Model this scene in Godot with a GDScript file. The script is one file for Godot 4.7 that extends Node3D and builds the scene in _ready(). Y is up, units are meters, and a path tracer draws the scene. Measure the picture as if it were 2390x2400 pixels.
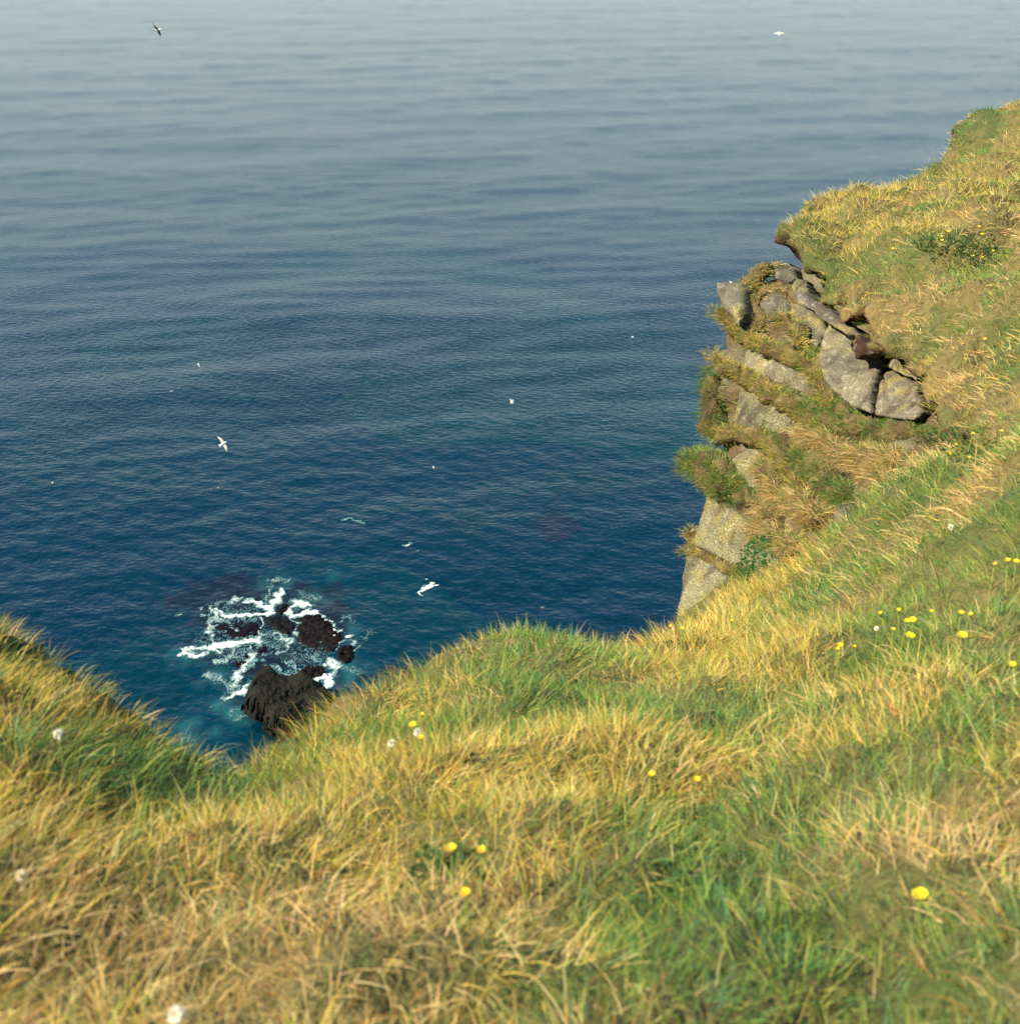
extends Node3D
# Grassy cliff top above the sea. Sea level is y = 0, the eye stands 60 m above it.

const EYE := Vector3(0, 60, 0)
const HALF := 0.3541          # tangent of half the vertical angle of view
const PITCH := -23.5
var cam_basis := Basis.from_euler(Vector3(deg_to_rad(PITCH), 0, 0))
var rng := RandomNumberGenerator.new()
var noise := FastNoiseLite.new()
var used := {}
var M := {}

# ------------------------------------------------------------------ helpers
func ray(u: float, v: float) -> Vector3:      # direction through a point of the 2390 x 2400 photograph
	return (cam_basis * Vector3((u - 1195.0) / 1200.0 * HALF, (1200.0 - v) / 1200.0 * HALF, -1.0)).normalized()

func at(u: float, v: float, d: float) -> Vector3:
	return EYE + ray(u, v) * d

func on_sea(u: float, v: float, y := 0.0) -> Vector3:
	var r := ray(u, v)
	return EYE + r * ((y - EYE.y) / r.y)

func numbered(called: String) -> String:
	used[called] = used.get(called, -1) + 1
	return called if used[called] == 0 else "%s_%03d" % [called, used[called]]

func tag(o: Node, label := "", category := "", group := "", kind := "") -> Node:
	if label: o.set_meta("label", label)
	if category: o.set_meta("category", category)
	if group: o.set_meta("group", group)
	if kind: o.set_meta("kind", kind)
	return o

func base(called: String, where := Vector3.ZERO) -> Node3D:
	var o := Node3D.new()
	o.name = numbered(called)
	add_child(o)
	o.position = where
	return o

func put(called: String, mesh: Mesh, m: Material, parent: Node = self) -> MeshInstance3D:
	var o := MeshInstance3D.new()
	o.name = numbered(called) if parent == self else called
	o.mesh = mesh
	if m: o.material_override = m
	parent.add_child(o, true)
	return o

func n3(p: Vector3, f: float) -> float:
	return noise.get_noise_3d(p.x * f, p.y * f, p.z * f)

func fbm(p: Vector3, f: float, octaves := 3) -> float:
	var s := 0.0
	var a := 1.0
	for i in octaves:
		s += a * n3(p + Vector3(17.3, 5.1, 9.7) * i, f)
		f *= 2.1
		a *= 0.5
	return s

func smooth_line(pts: Array, step: float) -> Array:     # Catmull-Rom through points, about every step
	var out := []
	for i in pts.size() - 1:
		var p0: Vector3 = pts[maxi(i - 1, 0)]
		var p1: Vector3 = pts[i]
		var p2: Vector3 = pts[i + 1]
		var p3: Vector3 = pts[mini(i + 2, pts.size() - 1)]
		var n := maxi(1, int(ceil(p1.distance_to(p2) / step)))
		for k in n:
			out.append(p1.cubic_interpolate(p2, p0, p3, float(k) / n))
	out.append(pts[-1])
	return out

# thin-plate spline through (x, y) -> value
class Spline:
	var pts: PackedVector2Array
	var w: PackedFloat64Array
	func _init(p: PackedVector2Array, val: PackedFloat64Array, soft := 0.0) -> void:
		pts = p
		var n := p.size()
		var k := n + 3
		var a := []
		for i in k:
			var row := PackedFloat64Array()
			row.resize(k + 1)
			a.append(row)
		for i in n:
			for j in n:
				a[i][j] = kernel(p[i].distance_squared_to(p[j])) + (soft if i == j else 0.0)
			a[i][n] = 1.0
			a[i][n + 1] = p[i].x
			a[i][n + 2] = p[i].y
			a[n][i] = 1.0
			a[n + 1][i] = p[i].x
			a[n + 2][i] = p[i].y
			a[i][k] = val[i]
		for c in k:
			var best := c
			for r in range(c + 1, k):
				if absf(a[r][c]) > absf(a[best][c]): best = r
			var t = a[c]
			a[c] = a[best]
			a[best] = t
			for r in range(c + 1, k):
				var f: float = a[r][c] / a[c][c]
				if f != 0.0:
					for q in range(c, k + 1):
						a[r][q] -= f * a[c][q]
		w.resize(k)
		for c in range(k - 1, -1, -1):
			var s: float = a[c][k]
			for q in range(c + 1, k):
				s -= a[c][q] * w[q]
			w[c] = s / a[c][c]
	static func kernel(r2: float) -> float:
		return 0.0 if r2 < 1e-12 else 0.5 * r2 * log(r2)
	func value(q: Vector2) -> float:
		var n := pts.size()
		var s := w[n] + w[n + 1] * q.x + w[n + 2] * q.y
		for i in n:
			var r2 := pts[i].distance_squared_to(q)
			if r2 > 1e-12:
				s += w[i] * 0.5 * r2 * log(r2)
		return s

# a sheet of turf: heights on a grid, an outline, and a lip that rolls over it
class Turf:
	var lo: Vector2
	var cell: float
	var nx: int
	var nz: int
	var h: PackedFloat32Array
	var outline: PackedVector2Array
	func height(x: float, z: float) -> float:
		var fx := clampf((x - lo.x) / cell, 0.0, nx - 1.001)
		var fz := clampf((z - lo.y) / cell, 0.0, nz - 1.001)
		var i := int(fx)
		var j := int(fz)
		fx -= i
		fz -= j
		var k := j * nx + i
		return lerpf(lerpf(h[k], h[k + 1], fx), lerpf(h[k + nx], h[k + nx + 1], fx), fz)
	func normal(x: float, z: float) -> Vector3:
		var e := 0.06
		return Vector3(height(x - e, z) - height(x + e, z), 2.0 * e, height(x, z - e) - height(x, z + e)).normalized()
	func has(x: float, z: float) -> bool:
		return Geometry2D.is_point_in_polygon(Vector2(x, z), outline)
	func nearest(p: Vector2) -> Vector2:
		var best := outline[0]
		var bd := 1e9
		var n := outline.size()
		for i in n:
			var q := Geometry2D.get_closest_point_to_segment(p, outline[i], outline[(i + 1) % n])
			var d := q.distance_squared_to(p)
			if d < bd:
				bd = d
				best = q
		return best

func make_turf(controls: Array, edge: Array, extra: Array, lo: Vector2, hi: Vector2, cell: float, bump: float) -> Turf:
	var p := PackedVector2Array()
	var y := PackedFloat64Array()
	for c in controls:
		var q := at(c[0], c[1], c[2])
		p.append(Vector2(q.x, q.z))
		y.append(q.y - 60.0)
	for c in extra:
		p.append(Vector2(c[0], c[2]))
		y.append(c[1])
	var s := Spline.new(p, y, 0.02)
	var t := Turf.new()
	t.lo = lo
	t.cell = cell
	t.nx = int((hi.x - lo.x) / cell) + 1
	t.nz = int((hi.y - lo.y) / cell) + 1
	t.h.resize(t.nx * t.nz)
	# spline on a coarse grid, then noise on the fine one
	var cs := 0.2
	var cx := int((hi.x - lo.x) / cs) + 3
	var cz := int((hi.y - lo.y) / cs) + 3
	var ch := PackedFloat32Array()
	ch.resize(cx * cz)
	for j in cz:
		for i in cx:
			ch[j * cx + i] = s.value(lo + Vector2(i, j) * cs)
	for j in t.nz:
		for i in t.nx:
			var x := lo.x + i * cell
			var z := lo.y + j * cell
			var fx := (x - lo.x) / cs
			var fz := (z - lo.y) / cs
			var a := int(fx)
			var b := int(fz)
			fx -= a
			fz -= b
			var k := b * cx + a
			var v := lerpf(lerpf(ch[k], ch[k + 1], fx), lerpf(ch[k + cx], ch[k + cx + 1], fx), fz)
			v += bump * noise.get_noise_2d(x * 1.7, z * 1.7) + bump * 0.5 * noise.get_noise_2d(x * 5.0 + 40.0, z * 5.0)
			t.h[j * t.nx + i] = 60.0 + v
	var line := []
	for e in edge:
		var q := at(e[0], e[1], e[2]) if e.size() == 3 else Vector3(e[0], 0, e[1])
		line.append(Vector3(q.x, 0, q.z))
	line.append(line[0])
	for q in smooth_line(line, 0.12):
		t.outline.append(Vector2(q.x, q.z) + Vector2(noise.get_noise_2d(q.x * 3.0, q.z * 3.0), noise.get_noise_2d(q.x * 3.0 + 50.0, q.z * 3.0)) * 0.06)
	return t

func turf_mesh(t: Turf, reach: float, profile: Callable, colour: Callable) -> ArrayMesh:
	var st := SurfaceTool.new()
	st.begin(Mesh.PRIMITIVE_TRIANGLES)
	var index := PackedInt32Array()
	index.resize(t.nx * t.nz)
	index.fill(-1)
	var count := 0
	for j in t.nz:
		for i in t.nx:
			var x := t.lo.x + i * t.cell
			var z := t.lo.y + j * t.cell
			var p := Vector3(x, t.h[j * t.nx + i], z)
			var s := 0.0
			if not t.has(x, z):
				var q := t.nearest(Vector2(x, z))
				s = q.distance_to(Vector2(x, z))
				if s > reach: continue
				var out := (Vector2(x, z) - q) / maxf(s, 1e-5)
				var pr: Vector2 = profile.call(s, q)
				p = Vector3(q.x + out.x * pr.x, t.height(q.x, q.y) - pr.y, q.y + out.y * pr.x)
				p += Vector3(n3(p, 6.0), n3(p + Vector3(9, 0, 0), 6.0), n3(p + Vector3(0, 9, 0), 6.0)) * 0.05
			st.set_color(colour.call(p, s))
			st.add_vertex(p)
			index[j * t.nx + i] = count
			count += 1
	for j in t.nz - 1:
		for i in t.nx - 1:
			var a := index[j * t.nx + i]
			var b := index[j * t.nx + i + 1]
			var c := index[(j + 1) * t.nx + i]
			var d := index[(j + 1) * t.nx + i + 1]
			if a >= 0 and b >= 0 and c >= 0:
				for q in [a, b, c]: st.add_index(q)
			if b >= 0 and d >= 0 and c >= 0:
				for q in [b, d, c]: st.add_index(q)
	st.generate_normals()
	return st.commit()

# a piece of rock or earth standing out of the slope: an outline, how far away each point is, bevelled edges and sides that run back
var face_depth: Spline
const OUT := Vector3(-0.62, 0.38, 0.68)
func face_at(u: float, v: float, proud := 0.0) -> Vector3:
	return at(u, v, face_depth.value(Vector2(u, v) / 300.0)) + OUT.normalized() * proud

func relief(outline: Array, step: float, proud: float, bevel: float, rough: float, thick: float, colour: Callable, grooves := [], facet := 0.0) -> ArrayMesh:
	var poly := PackedVector2Array()
	var loop := []
	for q in outline: loop.append(Vector3(q[0], q[1], 0))
	loop.append(loop[0])
	var mid := Vector2.ZERO
	for i in loop.size() - 1:
		var n := maxi(1, int(Vector2(loop[i].x, loop[i].y).distance_to(Vector2(loop[i + 1].x, loop[i + 1].y)) / step))
		for k in n:
			var q: Vector3 = loop[i].lerp(loop[i + 1], float(k) / n)
			var w := Vector2(q.x, q.y)
			w += Vector2(noise.get_noise_2d(w.x * 0.12, w.y * 0.12), noise.get_noise_2d(w.x * 0.12 + 90.0, w.y * 0.12)) * step * 0.4
			poly.append(w)
			mid += w
	mid /= poly.size()
	if Geometry2D.is_polygon_clockwise(poly): poly.reverse()
	var pts := poly.duplicate()
	var nb := poly.size()
	var box := Rect2(poly[0], Vector2.ZERO)
	for q in poly: box = box.expand(q)
	var yy := box.position.y
	while yy < box.end.y:
		var xx := box.position.x
		while xx < box.end.x:
			var q := Vector2(xx, yy) + Vector2(rng.randf_range(-0.3, 0.3), rng.randf_range(-0.3, 0.3)) * step
			if Geometry2D.is_point_in_polygon(q, poly):
				var near := 1e9
				for i in nb: near = minf(near, Geometry2D.get_closest_point_to_segment(q, poly[i], poly[(i + 1) % nb]).distance_to(q))
				if near > step * 0.5: pts.append(q)
			xx += step
		yy += step
	var planes := []
	for k in 6: planes.append([rng.randf_range(0.0, 0.35), Vector2(rng.randf_range(-1, 1), rng.randf_range(-1, 1)) * 1.3])
	var span := maxf(box.size.x, box.size.y) * 0.5
	var tri := Geometry2D.triangulate_delaunay(pts)
	var st := SurfaceTool.new()
	st.begin(Mesh.PRIMITIVE_TRIANGLES)
	var o := OUT.normalized()
	for i in pts.size():
		var q := pts[i]
		var near := 0.0
		if i >= nb:
			near = 1e9
			for k in nb: near = minf(near, Geometry2D.get_closest_point_to_segment(q, poly[k], poly[(k + 1) % nb]).distance_to(q))
		var p := face_at(q.x, q.y)
		var cut := 0.0
		for g in grooves:
			for k in g.size() - 1:
				cut = maxf(cut, smoothstep(4.5, 1.0, Geometry2D.get_closest_point_to_segment(q, g[k], g[k + 1]).distance_to(q)))
		var lumps := fbm(p, 2.2, 4) + 1.2 * absf(n3(p + Vector3(3, 1, 7), 3.0)) + 0.5 * absf(n3(p + Vector3(1, 8, 7), 9.0))
		var cham := 0.12
		for k in planes: cham = minf(cham, k[0] + k[1].dot(q - mid) / span)
		p += o * (proud - 0.045 * cut + facet * cham + rough * lumps - bevel * exp(-near / 2.0))
		st.set_color(colour.call(p, q))
		st.add_vertex(p)
	for k in tri.size() / 3:
		var a := tri[k * 3]
		var b := tri[k * 3 + 1]
		var c := tri[k * 3 + 2]
		if not Geometry2D.is_point_in_polygon((pts[a] + pts[b] + pts[c]) / 3.0, poly): continue
		if (pts[b] - pts[a]).cross(pts[c] - pts[a]) < 0.0:
			var t := b
			b = c
			c = t
		for q in [a, b, c]: st.add_index(q)
	var first := pts.size()
	for ring in 2:
		for i in nb:
			var q := poly[i]
			var p := face_at(q.x, q.y) + o * (proud - bevel - thick * (0.35 if ring == 0 else 1.0))
			p += Vector3(n3(p, 9.0), n3(p + Vector3(4, 4, 0), 9.0), 0) * rough * 0.8
			st.set_color(colour.call(p, q))
			st.add_vertex(p)
	for ring in 2:
		for i in nb:
			var j := (i + 1) % nb
			var a := i if ring == 0 else first + i
			var b := j if ring == 0 else first + j
			var c := first + ring * nb + i
			var d := first + ring * nb + j
			for q in [a, c, b, b, c, d]: st.add_index(q)
	st.generate_normals()
	return st.commit()

# a sausage of turf along a ledge
func ledge(pts: Array, radius: float, rough: float, colour: Callable) -> ArrayMesh:
	var line := smooth_line(pts, 0.05)
	var st := SurfaceTool.new()
	st.begin(Mesh.PRIMITIVE_TRIANGLES)
	var sides := 14
	var n := line.size()
	for i in n:
		var p: Vector3 = line[i]
		var along: Vector3 = (line[mini(i + 1, n - 1)] - line[maxi(i - 1, 0)]).normalized()
		var side := along.cross(Vector3.UP).normalized()
		var up := side.cross(along).normalized()
		var f := float(i) / (n - 1)
		var r := radius * pow(maxf(0.0, 1.0 - pow(absf(2.0 * f - 1.0), 4.0)), 0.5) * (1.0 + 0.15 * n3(p, 3.0))
		for k in sides:
			var a := TAU * k / sides
			var w := p + (side * cos(a) + up * sin(a) * 0.8) * maxf(r, 0.004)
			w += Vector3(n3(w, 8.0), n3(w + Vector3(5, 0, 0), 8.0), n3(w + Vector3(0, 5, 0), 8.0)) * rough
			st.set_color(colour.call(w, sin(a)))
			st.add_vertex(w)
	for i in n - 1:
		for k in sides:
			var a := i * sides + k
			var b := i * sides + (k + 1) % sides
			for q in [a, a + sides, b, b, a + sides, b + sides]: st.add_index(q)
	st.generate_normals()
	return st.commit()

# ------------------------------------------------------------------ textures and materials
func noise_texture(f: float, stops: Array, size := 512, cellular := false, normal := 0.0, octaves := 4, sd := 1) -> NoiseTexture2D:
	var n := FastNoiseLite.new()
	n.seed = sd
	n.noise_type = FastNoiseLite.TYPE_CELLULAR if cellular else FastNoiseLite.TYPE_SIMPLEX_SMOOTH
	n.frequency = f
	n.fractal_octaves = octaves
	n.fractal_type = FastNoiseLite.FRACTAL_FBM
	var t := NoiseTexture2D.new()
	t.width = size
	t.height = size
	t.seamless = true
	t.noise = n
	if normal > 0.0:
		t.as_normal_map = true
		t.bump_strength = normal
	elif stops.size():
		var g := Gradient.new()
		g.offsets = PackedFloat32Array()
		g.colors = PackedColorArray()
		var off := PackedFloat32Array()
		var col := PackedColorArray()
		for s in stops:
			off.append(s[0])
			col.append(s[1].linear_to_srgb())
		g.offsets = off
		g.colors = col
		t.color_ramp = g
	return t

func rock_material(dark: Color, mid: Color, light: Color, scale: float, f: float, relief_cm: float, sd: int, detail := Color(0, 0, 0, 0)) -> StandardMaterial3D:
	var m := StandardMaterial3D.new()
	m.albedo_texture = noise_texture(f, [[0.0, dark], [0.41, dark], [0.5, mid], [0.57, light], [1.0, light.lerp(mid, 0.2)]], 1024, false, 0.0, 5, sd)
	m.vertex_color_use_as_albedo = true
	m.roughness = 0.92
	m.metallic_specular = 0.3
	m.uv1_triplanar = true
	m.uv1_world_triplanar = true
	m.uv1_scale = Vector3.ONE * scale
	m.heightmap_enabled = true
	m.heightmap_texture = noise_texture(f * 1.3, [], 1024, false, 0.0, 6, sd + 5)
	m.heightmap_scale = relief_cm
	return m

func plain(c: Color, rough := 0.8, vertex := false) -> StandardMaterial3D:
	var m := StandardMaterial3D.new()
	m.albedo_color = c.linear_to_srgb()
	m.roughness = rough
	m.metallic_specular = 0.35
	m.vertex_color_use_as_albedo = vertex
	return m

func make_materials() -> void:
	M.turf = plain(Color.WHITE, 0.95, true)
	M.turf.albedo_texture = noise_texture(0.03, [[0.0, Color(0.3, 0.3, 0.3)], [0.5, Color(0.75, 0.72, 0.66)], [1.0, Color(1, 0.97, 0.88)]], 512, false, 0.0, 5, 3)
	M.turf.uv1_triplanar = true
	M.turf.uv1_world_triplanar = true
	M.turf.uv1_scale = Vector3.ONE * 1.3
	M.turf.heightmap_enabled = true
	M.turf.heightmap_texture = noise_texture(0.06, [], 512, false, 0.0, 5, 8)
	M.turf.heightmap_scale = 1.2
	M.rock = rock_material(Color(0.42, 0.40, 0.36), Color(0.76, 0.74, 0.67), Color(1.0, 0.98, 0.86), 1.4, 0.05, 0.8, 11)
	M.lichen = rock_material(Color(0.16, 0.15, 0.13), Color(0.62, 0.58, 0.42), Color(1.0, 0.98, 0.72), 1.6, 0.045, 0.8, 21)
	M.basalt = rock_material(Color(0.35, 0.33, 0.31), Color(0.7, 0.68, 0.62), Color(1.0, 1.0, 0.9), 0.25, 0.02, 12.0, 31)
	M.wet = rock_material(Color(0.4, 0.38, 0.4), Color(0.75, 0.7, 0.72), Color(1.0, 0.95, 0.95), 0.3, 0.02, 8.0, 41)
	M.wet.roughness = 0.5
	M.wet.metallic_specular = 0.2
	M.sea = plain(Color.WHITE, 0.11, true)
	M.sea.metallic_specular = 0.36
	M.sea.normal_enabled = true
	M.sea.normal_texture = noise_texture(0.010, [], 1024, false, 8.0, 5, 51)
	M.sea.normal_scale = 0.78
	M.sea.uv1_triplanar = true
	M.sea.uv1_world_triplanar = true
	M.sea.uv1_scale = Vector3(0.075, 0.075, 0.11)
	M.foam = plain(Color.WHITE, 0.85, true)
	M.blade = plain(Color.WHITE, 0.6, true)
	M.blade.backlight_enabled = true
	M.blade.backlight = Color(0.96, 0.95, 0.82)
	M.leaf = M.blade
	M.petal = plain(Color(0.80, 0.60, 0.004), 0.7)
	M.petal.backlight_enabled = true
	M.petal.backlight = Color(0.6, 0.6, 0.5)
	M.stem = plain(Color(0.20, 0.24, 0.05), 0.7)
	M.calyx = plain(Color(0.08, 0.14, 0.05), 0.7)
	M.puff = plain(Color(0.72, 0.67, 0.55), 0.9)
	M.bird = plain(Color.WHITE, 0.8, true)

# ------------------------------------------------------------------ the scene
func _ready() -> void:
	rng.seed = 20
	noise.seed = 7
	noise.frequency = 1.0
	noise.noise_type = FastNoiseLite.TYPE_SIMPLEX_SMOOTH
	noise.fractal_type = FastNoiseLite.FRACTAL_NONE
	# camera
	var cam := Camera3D.new()
	cam.name = "camera"
	add_child(cam)
	cam.position = EYE
	cam.rotation_degrees = Vector3(PITCH, 0, 0)
	var lens := CameraAttributesPhysical.new()
	lens.frustum_focal_length = 12.0 / HALF
	lens.frustum_focus_distance = 14.0
	lens.exposure_aperture = 3.8
	lens.frustum_near = 0.1
	lens.frustum_far = 40000.0
	cam.attributes = lens
	cam.current = true
	# sky and sun
	var env := Environment.new()
	env.background_mode = Environment.BG_SKY
	env.sky = Sky.new()
	var sky := ProceduralSkyMaterial.new()
	sky.sky_top_color = Color(0.017, 0.120, 0.218).linear_to_srgb()
	sky.sky_horizon_color = Color(0.425, 0.445, 0.375).linear_to_srgb()
	sky.sky_curve = 0.112
	sky.ground_horizon_color = Color(0.22, 0.25, 0.26).linear_to_srgb()
	sky.ground_bottom_color = Color(0.05, 0.10, 0.14).linear_to_srgb()
	sky.sun_angle_max = 12.0
	env.sky.sky_material = sky
	env.tonemap_mode = Environment.TONE_MAPPER_LINEAR
	env.tonemap_exposure = 3.2
	env.sdfgi_enabled = true
	env.ssao_enabled = true
	env.ssil_enabled = true
	var we := WorldEnvironment.new()
	we.name = "daylight"
	we.environment = env
	add_child(we)
	var sun := DirectionalLight3D.new()
	sun.name = "sun"
	add_child(sun)
	sun.look_at_from_position(Vector3(-0.80, 0.66, 0.24), Vector3.ZERO)
	sun.light_color = Color(1.0, 0.955, 0.86)
	sun.light_energy = 1.6
	sun.light_angular_distance = 0.5
	sun.shadow_enabled = true
	make_materials()
	build_sea()
	build_reef()
	build_ground()
	build_outcrop()
	build_grass()
	build_flowers()
	build_birds()

# ------------------------------------------------------------------ sea
func reef_shade(p: Vector3) -> float:     # how much of the dark weed-covered shelf shows through the water
	var s := 0.0
	for b in shoals:
		var d: Vector2 = Vector2(p.x, p.z) - b.c
		d = Vector2(d.x / b.rx, d.y / b.rz)
		var e := d.length() + 0.22 * noise.get_noise_2d(p.x * 0.25, p.z * 0.25) + 0.14 * noise.get_noise_2d(p.x * 0.9, p.z * 0.9)
		s = maxf(s, b.a * smoothstep(1.12, 0.82, e))
	return s

func milk(p: Vector3) -> float:           # milky water full of air next to the surf
	var s := 0.0
	for b in milks:
		var d: Vector2 = Vector2(p.x, p.z) - b.c
		var e := Vector2(d.x / b.rx, d.y / b.rz).length_squared()
		s = maxf(s, b.a * exp(-e * 1.6) * (0.65 + 0.7 * noise.get_noise_2d(p.x * 0.5, p.z * 0.35)))
	return clampf(s, 0.0, 1.0)

var shoals := []
var milks := []
func blob(u: float, v: float, ru: float, rv: float, a: float) -> Dictionary:
	var c := on_sea(u, v)
	return {"c": Vector2(c.x, c.z), "rx": absf(on_sea(u + ru, v).x - c.x), "rz": absf(on_sea(u, v + rv).z - c.z), "a": a}

func wave(x: float, z: float, dist: float) -> float:
	var gap := dist * dist / 60.0 * 0.0013 + 0.02
	var h := 0.21 * noise.get_noise_2d((x * 0.25 + z) * 0.034, (z * 0.25 - x) * 0.012)
	h += 0.08 * noise.get_noise_2d((z + x * 0.2) * 0.12 + 30.0, (x - z * 0.2) * 0.06)
	var gust := 0.8 + 0.7 * noise.get_noise_2d((x + z * 0.5) * 0.006 + 9.0, z * 0.016)
	h += gust * 0.052 * noise.get_noise_2d((z - x * 0.45) * 0.36, (x + z * 0.35) * 0.26) * smoothstep(2.0, 4.0, 2.6 / gap)
	h += gust * 0.034 * noise.get_noise_2d((z - x * 0.3) * 0.95, (x + z * 0.2) * 0.70) * smoothstep(2.0, 4.0, 1.0 / gap)
	h += gust * 0.020 * noise.get_noise_2d(z * 2.1 - x * 0.6, x * 1.7) * smoothstep(2.0, 4.0, 0.48 / gap)
	return h

func build_sea() -> void:
	shoals = [blob(640, 1465, 185, 120, 1.0), blob(560, 1400, 150, 55, 0.75), blob(1370, 1130, 120, 35, 0.21), blob(930, 1130, 90, 25, 0.18), blob(1040, 1230, 110, 40, 0.20), blob(700, 1135, 90, 25, 0.17), blob(1300, 1235, 60, 35, 0.21), blob(860, 1260, 90, 40, 0.14), blob(640, 1640, 110, 50, 0.8)]
	milks = [blob(450, 1535, 55, 30, 0.8), blob(500, 1590, 45, 30, 0.6), blob(560, 1670, 60, 28, 0.8), blob(460, 1710, 80, 40, 0.6), blob(520, 1650, 60, 30, 0.5), blob(810, 1570, 60, 40, 0.6), blob(740, 1400, 50, 25, 0.5), blob(650, 1365, 50, 22, 0.5), blob(820, 1470, 35, 30, 0.3), blob(1000, 1390, 30, 20, 0.15), blob(790, 1350, 30, 20, 0.3)]
	var az := PackedFloat64Array()
	for i in 40: az.append(-180.0 + 155.0 * i / 40.0)
	for i in 700: az.append(-25.0 + 51.0 * i / 700.0)
	for i in 41: az.append(26.0 + 154.0 * i / 40.0)
	var dist := PackedFloat64Array()
	for i in 12: dist.append(2.0 + 70.0 * i / 12.0)
	for i in 480: dist.append(60.0 / tan(deg_to_rad(39.5 - 36.0 * i / 480.0)))
	for i in 14: dist.append(60.0 / tan(deg_to_rad(3.5)) * pow(1.45, i + 0.2))
	var na := az.size()
	var nd := dist.size()
	var pos := PackedVector3Array()
	var col := PackedColorArray()
	var nor := PackedVector3Array()
	pos.resize(na * nd)
	col.resize(na * nd)
	nor.resize(na * nd)
	var deep := Color(0.0036, 0.0085, 0.0215)
	var weed := Color(0.0065, 0.004, 0.0095)
	var milky := Color(0.02, 0.095, 0.105)
	for j in nd:
		var r := dist[j]
		for i in na:
			var a := deg_to_rad(az[i])
			var p := Vector3(sin(a) * r, 0, -cos(a) * r)
			p.y = wave(p.x, p.z, r) if r < 2500.0 else 0.0
			var k := j * na + i
			pos[k] = p
			var c := deep
			if r > 70.0 and r < 300.0 and absf(az[i]) < 30.0:
				var n := noise.get_noise_2d(p.x * 0.02 + 80.0, p.z * 0.012)
				c = c.lerp(Color(0.0024, 0.0125, 0.0230), clampf(0.5 + n, 0.0, 1.0))
				if r < 190.0:
					c = c.lerp(weed, reef_shade(p))
					var mk := milk(p)
					if mk > 0.01: c = c.lerp(milky, mk)
			col[k] = c
	for j in nd:
		for i in na:
			var e := pos[j * na + mini(i + 1, na - 1)] - pos[j * na + maxi(i - 1, 0)]
			var f := pos[mini(j + 1, nd - 1) * na + i] - pos[maxi(j - 1, 0) * na + i]
			nor[j * na + i] = e.cross(f).normalized()
			if nor[j * na + i].y < 0.0: nor[j * na + i] = -nor[j * na + i]
	var idx := PackedInt32Array()
	idx.resize((na - 1) * (nd - 1) * 6)
	var w := 0
	for j in nd - 1:
		for i in na - 1:
			var a := j * na + i
			idx[w] = a
			idx[w + 1] = a + na
			idx[w + 2] = a + 1
			idx[w + 3] = a + 1
			idx[w + 4] = a + na
			idx[w + 5] = a + na + 1
			w += 6
	var arr := []
	arr.resize(Mesh.ARRAY_MAX)
	arr[Mesh.ARRAY_VERTEX] = pos
	arr[Mesh.ARRAY_NORMAL] = nor
	arr[Mesh.ARRAY_COLOR] = col
	arr[Mesh.ARRAY_INDEX] = idx
	var mesh := ArrayMesh.new()
	mesh.add_surface_from_arrays(Mesh.PRIMITIVE_TRIANGLES, arr)
	tag(put("sea", mesh, M.sea), "blue rippled sea far below the cliff", "sea", "", "structure")

func zf(x: float, y: float) -> Vector2:      # a point read off an enlargement of the surf
	return Vector2(380.0 + x / 2.7486, 1300.0 + y / 2.7486)

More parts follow.
